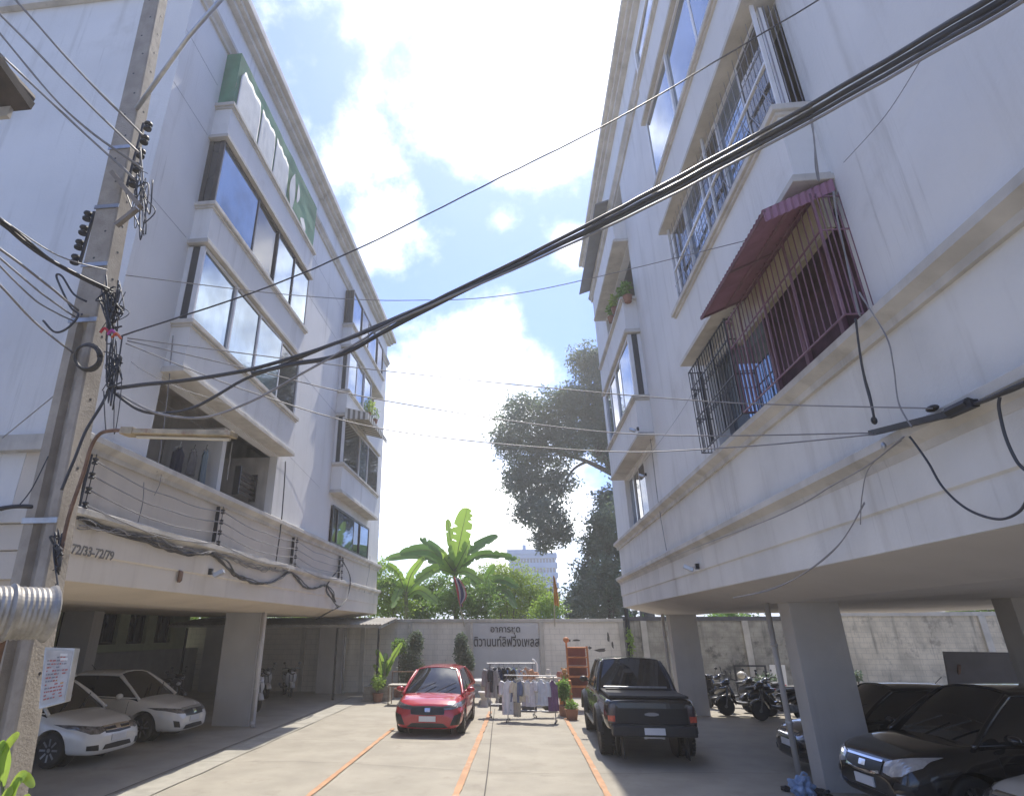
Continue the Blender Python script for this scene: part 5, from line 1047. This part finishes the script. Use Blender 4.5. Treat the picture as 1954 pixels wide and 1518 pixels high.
# lamps and small fittings on the fascias
def wall_lamp(label, p, d, s=1.):
    t = thing('wall_lamp', label, 'wall lamp', tuple(p)); p = V(p); b = MB(); b.box(p.x - .03 * s, p.x + .03 * s, p.y - .03 * s, p.y + .03 * s, p.z - .05 * s, p.z + .05 * s); b.build('bracket', M_IRON, t)
    q = p + V((d * .14 * s, 0, -.04 * s)); b = MB(); b.bar(p, q, .025 * s); b.bar(q - V((d * .06, .02, .03)) * s, q + V((d * .09, .02, .05)) * s, .16 * s, .07 * s); b.build('lamp_head', M_STEEL, t, bevel=.006); return t
wall_lamp('small floodlight fixed to the left fascia below the balcony rack', atx(402, 1090, -6.28), 1, 1.2); wall_lamp('small floodlight fixed to the right fascia near its far end', atx(1330, 1080, 3.62), -1, 1.1)
wall_lamp('small dark lamp on the lowest far bay of the right block', atx(1217, 818, 3.3), -1, .9); wall_lamp('small dark lamp in the recess by the far lowest window', atx(1232, 905, 3.8), -1, .8)
pp = atx(343, 1100, -6.3); tag(MB().prism([(-6.31, pp.z - .1), (-6.27, pp.z - .06), (-6.27, pp.z + .1), (-6.31, pp.z + .12)], pp.y - .05, pp.y + .05).build('meter_box', M_RUST), 'small rusty box on the left fascia beside the floodlight', 'meter box')
# ================================================================ motorcycles
M_SEAT = mat('black_seat_vinyl', (.02, .02, .02), .55, var=.2); M_MOTOR = mat('engine_alloy', (.18, .18, .18), .45, metal=.7, var=.3, scale=15)
def motorcycle(label, loc, rotz, body, panel, big=False):
    t = thing('motorcycle', label, 'motorcycle', loc, rotz if rotz else 1e-6, 'parked motorcycles'); K = dict(local=True)
    r = .26
    for x in (-.62, .62):
        b = MB(); b.lathe([(r * .8, -.045), (r * .95, -.05), (r, -.02), (r, .02), (r * .95, .05), (r * .8, .045)], (x, 0, r), 28, 'y'); w = b.build('wheel', M_RUBBER, t, smooth=True, **K)
        b = MB(); b.lathe([(r * .76, -.03), (r * .82, -.03), (r * .82, .03), (r * .76, .03)], (x, 0, r), 28, 'y')
        for k in range(5): a = k * 1.2566; b.bar((x, 0, r), (x + math.cos(a) * r * .79, 0, r + math.sin(a) * r * .79), .03, .02, V((0, 1, 0)))
        b.lathe([(0, -.05), (.05, -.05), (.05, .05), (0, .05)], (x, 0, r), 12, 'y'); b.build('rim', M_MOTOR, w, **K)
    WK = 1.5 if not big else 1.35
    def hull(name, secs, m, sub=1):
        b = MB(); rows = []
        for (x, z, w, h) in secs: w *= WK; h *= 1.2; rows.append([(x, w * math.cos(a * math.pi / 5), z + h * math.sin(a * math.pi / 5)) for a in range(10)])
        k = 10; vs = [p for q in rows for p in q]; n = len(rows)
        b.add(vs, [(i * k + j, i * k + (j + 1) % k, (i + 1) * k + (j + 1) % k, (i + 1) * k + j) for i in range(n - 1) for j in range(k)] + [tuple(range(k)), tuple((n - 1) * k + j for j in range(k))]); return b.build(name, m, t, smooth=True, sub=sub, **K)
    hull('tail_body', [(-.9, .74, .04, .04), (-.8, .72, .1, .08), (-.5, .66, .14, .13), (-.2, .58, .12, .12), (-.05, .5, .1, .1)], body)
    hull('leg_shield', [(.3, .45, .1, .12), (.4, .62, .17, .16), (.47, .78, .16, .14), (.5, .9, .1, .07)], body)
    hull('front_cowl', [(.4, .95, .12, .07), (.5, .96, .14, .1), (.62, .9, .09, .07), (.68, .85, .04, .03)], panel)
    hull('foot_board', [(-.1, .36, .12, .05), (.15, .34, .13, .04), (.36, .4, .1, .06)], M_BPLAS)
    hull('seat', [(-.78, .82, .08, .03), (-.6, .84, .13, .05), (-.35, .81, .14, .05), (-.12, .79, .12, .05), (.0, .76, .06, .03)], M_SEAT)
    b = MB(); rows = [[(.62 + math.cos(R(a)) * .31, y, r + math.sin(R(a)) * .31) for y in (-.06, 0, .06)] for a in range(20, 171, 15)]; b.grid(rows); b.v = [V((p.x, p.y * 1.5, p.z)) for p in b.v]; b.build('front_mudguard', body, t, solid=.012, fixn=False, smooth=True, **K)
    MB().box(-.55, -.15, -.1, .1, .22, .42).build('engine', M_MOTOR, t, bevel=.03, **K)
    MB().tube([(-.3, -.13, .28), (-.6, -.15, .3), (-.95, -.16, .38)], [.03, .045, .05], 10).build('exhaust', M_CHROME if big else M_MOTOR, t, smooth=True, **K)
    b = MB(); b.tube([(.62, .07, r), (.48, .07, .8), (.42, .03, 1.0)], .022, 8); b.build('fork', M_MOTOR, t, **K); MB().tube([(.62, -.07, r), (.48, -.07, .8), (.42, -.03, 1.0)], .022, 8).build('fork', M_MOTOR, t, **K)
    hb = MB().tube(spline([(.3, .36, 1.02), (.4, .18, 1.05), (.42, 0, 1.0), (.4, -.18, 1.05), (.3, -.36, 1.02)]), .016, 8).build('handlebar', M_BPLAS, t, smooth=True, **K)
    for s in (1, -1):
        MB().tube([(.38, s * .22, 1.04), (.4, s * .28, 1.2)], .007, 6).ball((.4, s * .3, 1.24), .06, 1, (.35, 1.1, .7)).build('mirror', M_BPLAS, hb, **K)
    MB().ball((.66, 0, .9), .07, 2, (.5, 1.2, .8)).build('headlight', M_LAMP, t, smooth=True, **K); MB().ball((-.9, 0, .76), .05, 2, (.6, 1.3, .7)).build('tail_light', M_REDL, t, smooth=True, **K)
    return t
B_BLK = paintm('black_bike_paint', (.015, .015, .018)); B_WHT = paintm('white_bike_paint', (.6, .6, .6)); B_GRY = paintm('grey_bike_paint', (.1, .1, .11))
motorcycle('white motorcycle with a black seat parked by the far left column', (-9.45, 25.2, 0), R(-58), B_WHT, B_BLK)
motorcycle('white scooter half hidden behind the middle left column', (-9.05, 20.9, 0), R(-48), B_WHT, B_WHT)
motorcycle('dark motorcycle behind the second white saloon', (-11.4, 19.6, 0), R(-30), B_BLK, B_GRY); motorcycle('dark motorcycle deepest under the left block by the green house', (-12.5, 21.6, 0), R(-20), B_GRY, B_BLK)
motorcycle('black motorcycle parked sideways just right of the far grey column', (6.95, 21.2, 0), R(176), B_BLK, B_BLK, True); motorcycle('black motorcycle with a chrome exhaust leaning beside the drain pipe', (8.3, 21.6, 0), R(140), B_BLK, B_GRY, True)
motorcycle('grey motorcycle at the back against the mossy wall', (7.4, 23.4, 0), R(165), B_GRY, B_BLK); motorcycle('dark motorcycle half hidden behind the drain pipe of the near column', (8.9, 20.7, 0), R(120), B_BLK, B_BLK)
motorcycle('black motorcycle closest to the far grey column, turned to the wall', (6.5, 22.6, 0), R(100), B_BLK, B_BLK); motorcycle('grey motorcycle between two black ones by the mossy wall', (7.9, 22.3, 0), R(200), B_GRY, B_BLK, True)
motorcycle('black motorcycle whose front wheel points at the car park near the drain pipe', (7.6, 20.3, 0), R(187), B_BLK, B_BLK, True); motorcycle('white scooter third in the row under the left block', (-10.3, 24.6, 0), R(-50), B_WHT, B_GRY)
# ================================================================ things by the back wall
# tables and planters
tb = thing('concrete_table', 'white topped concrete table behind the red car', 'table', (-1.35, 23.6, 0))
MB().lathe([(0, .68), (.55, .68), (.56, .7), (.56, .76), (.54, .78), (0, .78)], (-1.35, 23.6, 0), 28).build('table_top', mat('terrazzo_white', (.62, .6, .57), .6, var=.1, scale=20), tb); MB().lathe([(.25, 0), (.25, .06), (.14, .15), (.14, .55), (.24, .68), (0, .68)], (-1.35, 23.6, 0), 20).build('pedestal', M_COL, tb)
for (x, y, lab) in [(-1.35, 22.75, 'concrete stool in front of the white topped table'), (-.85, 23.1, 'concrete stool beside the clothes rack and table')]:
    s_ = thing('concrete_stool', lab, 'stool', (x, y, 0), group='stools at the concrete table'); MB().lathe([(0, .4), (.2, .4), (.21, .42), (.21, .46), (0, .47)], (x, y, 0), 20).build('seat', mat('terrazzo_white', (.6, .58, .55), .6), s_); MB().lathe([(.15, 0), (.1, .2), (.16, .4), (0, .4)], (x, y, 0), 16).build('pedestal', M_COL, s_)
pl = thing('brick_planter', 'low block planter holding the small banana plant at the left of the back wall', 'planter', (-5.45, 24.2, 0))
b = MB(); b.box(-5.95, -4.95, 23.75, 23.87, 0, .5); b.box(-5.95, -5.83, 23.87, 24.6, 0, .5); b.box(-5.07, -4.95, 23.87, 24.6, 0, .5); b.box(-5.83, -5.07, 24.48, 24.6, 0, .5); b.build('planter_wall', mat('planter_block', (.3, .27, .22), .9, var=.3, scale=5, bricks=(.25, .12, (.14, .13, .11))), pl)
MB().box(-5.83, -5.07, 23.87, 24.48, .1, .44).build('soil', M_EARTH, pl)
banana('small banana plant with one long yellow green leaf in the block planter', (-5.4, 24.15, .44), [
    [(733, 1290), (745, 1262), (768, 1225, -.1), (.12, 0, .1)], [(733, 1290), (728, 1262), (718, 1238, -.2), (.11, 0, .2)], [(733, 1292), (745, 1270), (752, 1262, -.4), (.1, 0, -.2)], [(733, 1295), (722, 1280), (712, 1268, -.4), (.1, 0, .3)], [(733, 1292), (735, 1265), (736, 1245, .2), (.1, 1, .1)]], 24.15, 41, None)
rng = random.Random(77)
def potted(label, px, py, rp, Y, m, leaf, n, sq=(1, 1, 1), pot=True, cat='plant', name='potted_plant', potm=None, zb=0., extra=()):
    c = at(px, py, Y); t = thing(name, label, cat, (c.x, Y, zb)); r = rp * (c - EYE).dot(CF) / FOC; b = MB(); clump(b, c, r, n, leaf, rng, sq, .5, .25)
    for (ax, ay, ar) in extra: q = at(ax, ay, Y); clump(b, q, ar * (q - EYE).dot(CF) / FOC, n, leaf, rng, sq, .5, .25)
    b.build('foliage', m, t, fixn=False); MB().tube([(c.x, Y, zb + .05), (c.x, Y, c.z)], .02, 6).build('stem', BARK, t)
    if pot: MB().lathe([(0, 0), (.15, 0), (.2, .26), (.22, .28), (.2, .3), (0, .27)], (c.x, Y, zb), 18).build('pot', potm or mat('clay_pot', (.28, .13, .08), .8, var=.2), t)
    return t
potted('clipped dark shrub with a pale top left of the red car by the wall', 785, 1248, 27, 25.6, LF_DARK, .1, 1500, (.85, .8, 1.25), extra=[(795, 1222, 15), (780, 1275, 24), (800, 1290, 20)])
potted('dark clipped shrub against the wall behind the red car', 882, 1248, 19, 25.8, LF_DARK, .1, 1300, (.85, .8, 1.35), extra=[(880, 1225, 13), (893, 1262, 14), (878, 1288, 14)])
potted('bushy dark plant beside the long leaf of the small banana plant', 762, 1232, 14, 25.4, LF_MID, .12, 400); potted('low leafy plant in a pot at the left end of the planter', 722, 1300, 12, 23.6, LF_BRIGHT, .12, 260, zb=.0)
potted('green potted shrub between the clothes racks and the pickup', 1075, 1315, 14, 20.6, LF_MID, .1, 700, (.8, .8, 1.3)); potted('small leafy plant under the grey name panel', 978, 1283, 11, 25.8, LF_MID, .1, 300, (1.4, 1, .7)); potted('low flowering plant by the pickup front wheel', 1090, 1345, 10, 19.8, LF_MID, .09, 260)
potted('creeper growing by the dark steel post', 1203, 1225, 9, 26.6, LF_BRIGHT, .12, 160, (.6, .6, 3), pot=False); potted('dry twiggy plant behind the motorcycles', 1462, 1300, 16, 23.0, LF_DARK, .14, 260, (1.2, 1, .9)); potted('small dark plant against the stained wall', 1635, 1288, 8, 24.5, LF_DARK, .14, 120)
# metal stand
ms = thing('metal_stand', 'thin metal pipe stand left of the red car', 'stand', (-4.4, 22.8, 0))
for (x, y) in ((-4.75, 22.6), (-3.55, 22.6), (-4.75, 23.2), (-3.55, 23.2)): MB().tube([(x, y, 0), (x, y, 1.05 if y > 23 else .62)], .018, 6).build('leg', M_RUST, ms)
b = MB()
for z, y in ((.62, 22.6), (1.05, 23.2), (.62, 23.2)): b.tube([(-4.75, y, z), (-3.55, y, z)], .018, 6)
for x in (-4.75, -3.55, -4.15): b.tube([(x, 22.6, .62), (x, 23.2, .62)], .018, 6)
b.build('rail', M_RUST, ms); MB().box(-4.78, -3.52, 22.58, 23.22, .64, .66).build('shelf', mat('pale_stand_board', (.45, .42, .36), .7, var=.2), ms)
# clothes racks
M_TUBE = mat('rack_tube', (.35, .35, .36), .35, metal=.7, var=.2)
def rack(label, p0, p1, h, low):
    t = thing('clothes_rack', label, 'clothes rack', ((p0[0] + p1[0]) / 2, (p0[1] + p1[1]) / 2, 0), group='clothes racks'); p0, p1 = V((*p0, 0)), V((*p1, 0)); d = (p1 - p0).normalized(); n = V((-d.y, d.x, 0))
    for p in (p0, p1):
        MB().tube([p + V((0, 0, .05)), p + V((0, 0, h))], .016, 8).build('upright', M_TUBE, t); MB().tube([p - n * .28 + V((0, 0, .05)), p + n * .28 + V((0, 0, .05))], .016, 8).build('foot', M_TUBE, t)
        for s in (1, -1): MB().ball(p + n * .27 * s + V((0, 0, .028)), .027, 1).build('caster', M_BPLAS, t)
    MB().tube([p0 - d * .08 + V((0, 0, h)), p1 + d * .08 + V((0, 0, h))], .016, 8).build('top_rail', M_TUBE, t); MB().tube([p0 + V((0, 0, low)), p1 + V((0, 0, low))], .013, 8).build('low_rail', M_TUBE, t)
    return p0, p1, d, n
def garment(label, p, side, w, l, col, seed, kind='shirt', sw=.0):
    """shirt on a hanger: hollow cloth with sleeves, hung from the rail at p, spread along 'side'"""
    rng = random.Random(seed); m = mat('cloth_%02d' % seed, col, .9, var=.12, scale=6); cross = V((-side.y, side.x, 0)); t = thing('garment', label, 'garment', tuple(p + V((0, 0, -l))), group='clothes hung on the racks')
    MB().tube(spline([p + V((0, 0, .0)), p + V((0, 0, .03)) + side * .02, p + V((0, 0, -.02)), p + V((0, 0, -.06))], 4), .005, 5).tube([p + side * w * .45 + V((0, 0, -.13)), p + V((0, 0, -.06)), p - side * w * .45 + V((0, 0, -.13))], .007, 5).build('hanger', M_BPLAS if seed % 3 else M_PLATE, t)
    b = MB(); nu, nv = 14, 12; f = rng.uniform(0, 6)
    for s in (1, -1):
        rows = []
        for j in range(nv + 1):
            v = j / nv; z = -.07 - l * v; ww = w * (.5 if v > .06 else .2 + 4.8 * v) * (1 + .06 * v) if kind != 'trousers' else w * .42
            rows.append([p + side * ww * (2 * i / nu - 1) + V((0, 0, z - .1 * abs(2 * i / nu - 1) * (1 - v))) + cross * (s * (.015 + .035 * (1 - (2 * i / nu - 1) ** 2)) + .035 * v * math.sin(i * 1.3 + f + v * 2) + sw * v) for i in range(nu + 1)])
        b.grid(rows)
    b.build('cloth', m, t, smooth=True, fixn=False)
    if kind == 'shirt':
        for s in (1, -1):
            b = MB(); P = spline([p + side * s * w * .44 + V((0, 0, -.15)), p + side * s * w * .58 + V((0, 0, -.3)) + cross * .02, p + side * s * w * .6 + V((0, 0, -.15 - l * rng.uniform(.3, .6))) + cross * rng.uniform(-.04, .04)], 4); b.tube(P, [.07] * len(P), 8); b.build('sleeve', m, t, smooth=True)
r1 = rack('front clothes rack of grey tube hung with pale shirts', (-.45, 19.25), (.92, 19.05), 1.22, .3); r2 = rack('rear clothes rack hung with dark and pale clothes', (-1.0, 20.1), (.35, 20.3), 1.5, .35)
G1 = [('long white shirt at the left end of the front rack', .02, .36, .95, (.74, .74, .76)), ('navy and white shirt next to the long white one on the front rack', .16, .34, .62, (.16, .2, .3)), ('cream shirt left of the middle of the front rack', .28, .42, .6, (.68, .62, .5)), ('pale lilac shirt in the middle of the front rack', .45, .42, .72, (.64, .62, .66)),
      ('white shirt right of the lilac shirt on the front rack', .58, .38, .62, (.74, .73, .7)), ('pale blue grey shirt on the right half of the front rack', .72, .42, .68, (.6, .64, .72)), ('purple skirt at the right end of the front rack', .97, .3, .82, (.2, .11, .22)), ('beige trousers hanging low on the front rack', .2, .25, 1.0, (.5, .44, .34))]
for i, (lab, u, w, l, col) in enumerate(G1): p = r1[0].lerp(r1[1], u) + V((0, 0, 1.2)); garment(lab, p, (r1[2] * .93 + r1[3] * (-.35 if i % 2 else .3)).normalized(), w, l, col, i + 1, 'skirt' if 'skirt' in lab else 'trousers' if 'trousers' in lab else 'shirt')
G2 = [('grey shirt at the left end of the rear rack', .02, .4, .85, (.36, .35, .34)), ('charcoal shirt second on the rear rack', .12, .36, .7, (.05, .05, .06)), ('black shirt third on the rear rack', .22, .36, .75, (.025, .025, .03)), ('dark navy shirt beside the black one on the rear rack', .32, .34, .66, (.03, .04, .09)), ('dark brown shirt on the rear rack', .42, .34, .6, (.08, .06, .05)),
      ('blue striped shirt near the middle of the rear rack', .56, .38, .6, (.25, .32, .48)), ('white blouse right of the blue striped shirt', .68, .36, .55, (.6, .58, .56)), ('orange and white blouse on the rear rack', .84, .38, .6, (.6, .33, .2)), ('large white sweater at the right end of the rear rack', 1.18, .62, .78, (.74, .71, .65))]
for i, (lab, u, w, l, col) in enumerate(G2): p = r2[0].lerp(r2[1], min(u, 1.0)) + (r2[2] * .3 if u > 1 else V((0, 0, 0))) + V((0, 0, 1.46 if u < 1 else 1.15)); garment(lab, p, (r2[2] * .85 + r2[3] * (.5 if i % 2 else -.45)).normalized() if u < .5 else r2[2], w, l, col, i + 20)
# low table with things behind the racks
lt = thing('trestle_table', 'long white trestle table behind the clothes racks', 'table', (.6, 23.2, 0)); MB().box(-.4, 1.7, 22.9, 23.5, .86, .91).build('table_top', mat('cream_board', (.6, .55, .47), .6, var=.15), lt)
for x in (-.3, 1.6):
    for y in (22.97, 23.43): MB().box(x - .025, x + .025, y - .025, y + .025, 0, .86).build('leg', M_RUST, lt)
for i, (x, z0, r_, h, col, lab) in enumerate([(.1, .91, .1, .22, (.5, .5, .5), 'grey jug on the left of the trestle table'), (.5, .91, .13, .16, (.6, .3, .15), 'orange basin on the trestle table'), (.95, .91, .1, .25, (.55, .54, .5), 'cream bottle jar on the trestle table'), (1.35, .91, .12, .18, (.3, .1, .08), 'brown red pot at the right end of the trestle table')]):
    tag(MB().lathe([(0, 0), (r_ * .8, 0), (r_, h * .5), (r_ * .7, h * .9), (r_ * .75, h), (0, h * .97)], (x, 23.2, z0), 16).build('pot', mat('pot_%d' % i, col, .5, var=.2)), lab, 'pot')
hk = tag(MB().tube(spline([(.55, 23.6, .95), (.58, 23.6, 1.25), (.5, 23.6, 1.42), (.4, 23.6, 1.47)]), .03, 8).build('white_pipe', M_PLATE, smooth=True), 'curved white pipe standing behind the trestle table', 'pipe')
for i, (x, y, w, h, col, lab) in enumerate([(.2, 21.7, .5, .35, (.03, .035, .06), 'dark crate under the rear rack'), (.9, 21.6, .5, .4, (.04, .035, .035), 'black bin bag pile beside the crate'), (1.35, 20.9, .3, .25, (.35, .06, .07), 'red plastic basket beside the potted shrub'), (-.55, 22.0, .5, .35, (.05, .05, .06), 'dark box below the concrete table')]):
    if 'bag' in lab: tag(MB().ball((x, y, h / 2), .25, 3, (1.1, .9, .8), .35, i).build('bin_bag', mat('black_bag', col, .35), smooth=True), lab, 'bag')
    else:
        b = MB(); b.box(x - w / 2, x + w / 2, y - .2, y + .2, 0, .02); [b.box(x - w / 2, x + w / 2, y - .2 + .38 * k, y - .18 + .38 * k, .02, h) for k in (0, 1)]; [b.box(x - w / 2 + (w - .02) * k, x - w / 2 + .02 + (w - .02) * k, y - .18, y + .18, .02, h) for k in (0, 1)]
        tag(b.build('storage_crate', mat('crate_%d' % i, col, .5, var=.2)), lab, 'crate')
# orange shelf and toy
P = lambda x, y, Y_: at(x, y, Y_)
os_ = thing('wooden_shelf', 'orange brown wooden shelf standing beside the pickup truck', 'shelf', (P(1098, 1300, 22).x, 22, 0)); xa, xb = P(1082, 1250, 22).x, P(1121, 1250, 22).x; M_OW = mat('orange_wood', (.6, .23, .08), .6, var=.2, scale=7); zt = P(1100, 1232, 22).z
for x in (xa, xb): MB().box(x - .03, x + .03, 21.97, 22.03, 0, zt + (.15 if x == xa else 0)).build('upright', M_OW, os_)
for i in range(5): z = zt - .05 - i * .3; MB().box(xa + .03, xb - .03, 21.85, 22.3, z - .02, z + .02).build('board', M_OW, os_)
MB().box(xa + .03, xb - .03, 22.28, 22.3, zt - .62, zt - .07).build('back_panel', mat('faded_red_board', (.36, .13, .11), .7, var=.2), os_); MB().box(xa + .03, xb - .03, 22.28, 22.3, .35, zt - .68).build('back_panel', mat('dark_red_board', (.2, .07, .06), .7, var=.2), os_)
MB().ball((xa, 21.97, zt + .2), .09, 2, (1.2, .8, 1)).build('finial', M_OW, os_, smooth=True)
ty = thing('soft_toy', 'small orange and brown stuffed toy bear by the shelf', 'soft toy', tuple(P(1077, 1297, 21))); c = P(1077, 1290, 21); M_TOY = mat('orange_plush', (.5, .25, .1), .95, var=.3, scale=20)
b = MB(); b.ball(c, .1, 3, (1, .9, 1.1), .1); b.build('body', M_TOY, ty, smooth=True); MB().ball(c + V((.01, -.03, .16)), .085, 3, (1, .9, .9)).build('head', M_TOY, ty, smooth=True)
for s in (1, -1): MB().ball(c + V((s * .07, 0, .24)), .03, 2).build('ear', M_TOY, ty, smooth=True); MB().ball(c + V((s * .11, -.05, .03)), .04, 2, (1, 1, 1.6)).build('arm', M_TOY, ty, smooth=True); MB().ball(c + V((s * .07, -.09, -.09)), .045, 2, (1, 1.5, 1)).build('leg', M_TOY, ty, smooth=True)
tag(MB().box(c.x - .2, c.x + .2, 20.85, 21.25, 0, c.z - .11).build('plant_stand', M_OW, bevel=.01), 'wooden block stand under the stuffed toy', 'stand')
# flags
def flag(label, name, base, top, cols, pts_w, drop, seed):
    t = thing(name, label, 'flag', tuple(base)); MB().tube([base, top], .018, 8).build('flag_pole', mat('bamboo_pole', (.4, .33, .22), .6), t)
    b = MB(); n = 18; m_ = 10; d = (base - top).normalized(); rows = []
    for i in range(n + 1):
        u = i / n; o = top + d * drop * u; w = pts_w(u)
        rows.append([o + V((w * (j / m_) * .8, -.03 - .06 * math.sin(j * 1.4 + seed), -.35 * w * (j / m_) + .02 * math.sin(j * 2 + u * 6))) for j in range(m_ + 1)])
    k = len(cols)
    for i in range(n):
        b.m = 0
        for j in range(m_): b.m = min(k - 1, int((j / m_) * k)); b.add([rows[i][j], rows[i][j + 1], rows[i + 1][j + 1], rows[i + 1][j]], [(0, 1, 2, 3)])
    b.build('flag_cloth', cols, t, smooth=True, fixn=False, solid=.004)
fr, fw_, fb = mat('flag_red', (.45, .05, .06), .8), mat('flag_white', (.65, .64, .62), .8), mat('flag_navy', (.05, .05, .14), .8)
flag('limp red white and blue striped flag on the wall behind the red car', 'striped_flag', at(886, 1195, 26.9), at(866, 1100, 26.9), [fr, fw_, fb, fb, fw_, fr], lambda u: .16 + .42 * math.sin(math.pi * min(1, u + .12)), 1.25, 1)
flag('limp orange flag on the wall near the dark tree', 'orange_flag', at(1059, 1195, 26.9), at(1056, 1098, 26.9), [mat('flag_orange', (.62, .3, .05), .8, var=.1)], lambda u: .04 + .42 * u * (1 - .5 * u), 1.2, 2)
# right side: board, frame, bag, white sheet
gb = thing('partition_board', 'large plain grey board standing behind the dark cars', 'board', (12.4, 17.5, 0)); p0, p1 = at(1805, 1296, 17), at(1960, 1296, 16.2); z1 = at(1822, 1243, 17).z
b = MB(); b.add([(p0.x - .1, 17, 0), (p1.x + 1, 16.2, 0), (p1.x + 1, 16.5, z1), (p0.x + .32, 17.3, z1), (p0.x - .1, 17.05, 0), (p1.x + 1, 16.25, 0), (p1.x + 1, 16.55, z1), (p0.x + .32, 17.35, z1)], [(0, 1, 2, 3), (7, 6, 5, 4), (0, 4, 5, 1), (1, 5, 6, 2), (2, 6, 7, 3), (3, 7, 4, 0)]); b.build('board', mat('grey_board', (.2, .19, .19), .7, var=.08), gb)
for q in (.15, .85): x = p0.x + (p1.x + 1 - p0.x) * q; MB().bar((x, 17.9, 0), (x + .1, 17.05, z1 * .85), .05).build('prop', M_RUST, gb)
wf = thing('wire_frame', 'thin dark frame standing against the mossy wall', 'frame', (8.6, 26.5, 0)); xa, xb = at(1406, 1300, 26.5).x, at(1465, 1300, 26.5).x; zt = at(1430, 1268, 26.5).z
for x in (xa, xb): MB().box(x - .03, x + .03, 26.47, 26.53, 0, zt).build('post', M_IRON, wf)
MB().box(xa + .03, xb - .03, 26.475, 26.525, zt - .06, zt).build('top_bar', M_IRON, wf)
tag(MB().prism([(at(1468, 1300, 25).x, 0), (at(1500, 1300, 25).x, 0), (at(1498, 1270, 25).x, at(1480, 1268, 25).z), (at(1470, 1270, 25).x, at(1480, 1268, 25).z)], 25, 25.08).build('white_board', M_PLATE), 'white board leaning behind the motorcycles by the drain pipe', 'board')
tag(MB().ball((8.0, 24.4, .95), .14, 3, (1.2, 1, .9)).build('crash_helmet', mat('ivory_helmet', (.6, .55, .45), .25, coat=.5), smooth=True), 'ivory crash helmet on the back motorcycle', 'helmet')
bg_ = thing('plastic_bag', 'crumpled blue plastic bag at the foot of the near grey column', 'bag', (4.45, 11.6, 0))
MB().ball((4.45, 11.62, .13), .17, 4, (1, .9, .85), .6, 3).build('bag', mat('blue_bag', (.25, .36, .55), .35, var=.3, scale=9), bg_, smooth=False); MB().tube(spline([(4.45, 11.62, .24), (4.5, 11.6, .33), (4.56, 11.6, .3)]), .018, 6).build('knot', mat('blue_bag', (.25, .36, .55), .35), bg_)
for i, (x, y, s_) in enumerate([(4.72, 11.55, .1), (4.62, 11.75, .07), (4.3, 11.9, .06)]): tag(MB().ball((x, y, s_ * .55), s_, 3, (1.2, 1, .7), .6, i + 5).build('rubbish_scrap', M_BPLAS if i != 1 else M_PLATE), ['dark rubbish scrap touching the near column foot', 'pale rubbish scrap between the blue bag and the near column', 'small dark scrap behind the blue bag'][i], 'rubbish')
# clothes in the open balcony of the left block, plants on balconies
for i, (x, y, w, l, col, lab) in enumerate([(395, 850, .16, .95, (.2, .26, .3), 'blue grey cloth hanging at the centre of the open balcony'), (345, 845, .3, .7, (.05, .05, .07), 'dark garment hanging in the open balcony beside the corner'), (372, 850, .2, .6, (.3, .29, .3), 'pale cloth hanging behind the blue grey one in the open balcony')]):
    p = atx(x, y, -6.75 - .15 * i); garment(lab, p, V((.25, 1, 0)).normalized(), w, l, col, 50 + i, 'skirt')
tag(MB().tube([(-6.75, 9.2, 6.6), (-6.75, 12.1, 6.62)], .008, 6).build('clothes_line', M_GREYC), 'clothes line across the open balcony of the left block', 'clothes line')
cb = atx(303, 898, -6.38); tag(MB().ball((cb.x, cb.y + .05, cb.z - .02), .13, 3, (.8, 1.8, .6), .7, 2).build('cloth_bundle', mat('white_cloth', (.6, .6, .6), .9)), 'white cloth bundle on the sill of the open balcony', 'cloth')
def balcony_plant(label, px, py, X, rp, n, m, leaf): 
    c = atx(px, py, X); t = thing('balcony_plant', label, 'plant', (c.x, c.y, c.z - .35)); r = rp * (c - EYE).dot(CF) / FOC; b = MB(); clump(b, c, r, n, leaf, rng, (.8, 1, 1.3), .5, .1); b.build('foliage', m, t, fixn=False); MB().lathe([(0, -.5), (.1, -.5), (.14, -.3), (0, -.3)], tuple(c), 14).build('pot', mat('clay_pot', (.28, .13, .08), .8), t)
balcony_plant('bright green plant on the far balcony above the striped awning', 703, 775, -6.1, 14, 240, LF_YEL, .13); balcony_plant('small dry plant beside the bright one on the far balcony', 716, 788, -6.1, 9, 90, LF_MID, .1)
for i, (px, py) in enumerate([(1195, 548), (1186, 556), (1172, 572), (1165, 590)]): balcony_plant(['green plant nearest the wall on the far upper balcony of the right block', 'second plant on the far upper balcony of the right block', 'yellowing plant on the far upper balcony of the right block', 'last plant on the far upper balcony of the right block'][i], px, py, 3.5, 8, 130, LF_MID if i != 2 else LF_YEL, .12)
# ================================================================ haze volume added for aerial veil and sun glare
hz = MB().box(-620, 620, -620, 620, -1.5, 24).build('haze', mat('haze_air', (1, 1, 1)))
hm = bpy.data.materials['haze_air']; hn = hm.node_tree; hn.nodes.clear(); ho = hn.nodes.new('ShaderNodeOutputMaterial'); hv = hn.nodes.new('ShaderNodeVolumePrincipled')
hv.inputs['Density'].default_value = .0022; hv.inputs['Color'].default_value = (1, .98, .95, 1); hv.inputs['Anisotropy'].default_value = .55; hn.links.new(hv.outputs[0], ho.inputs['Volume'])
hz['kind'] = 'stuff'; S.cycles.volume_bounces = 1
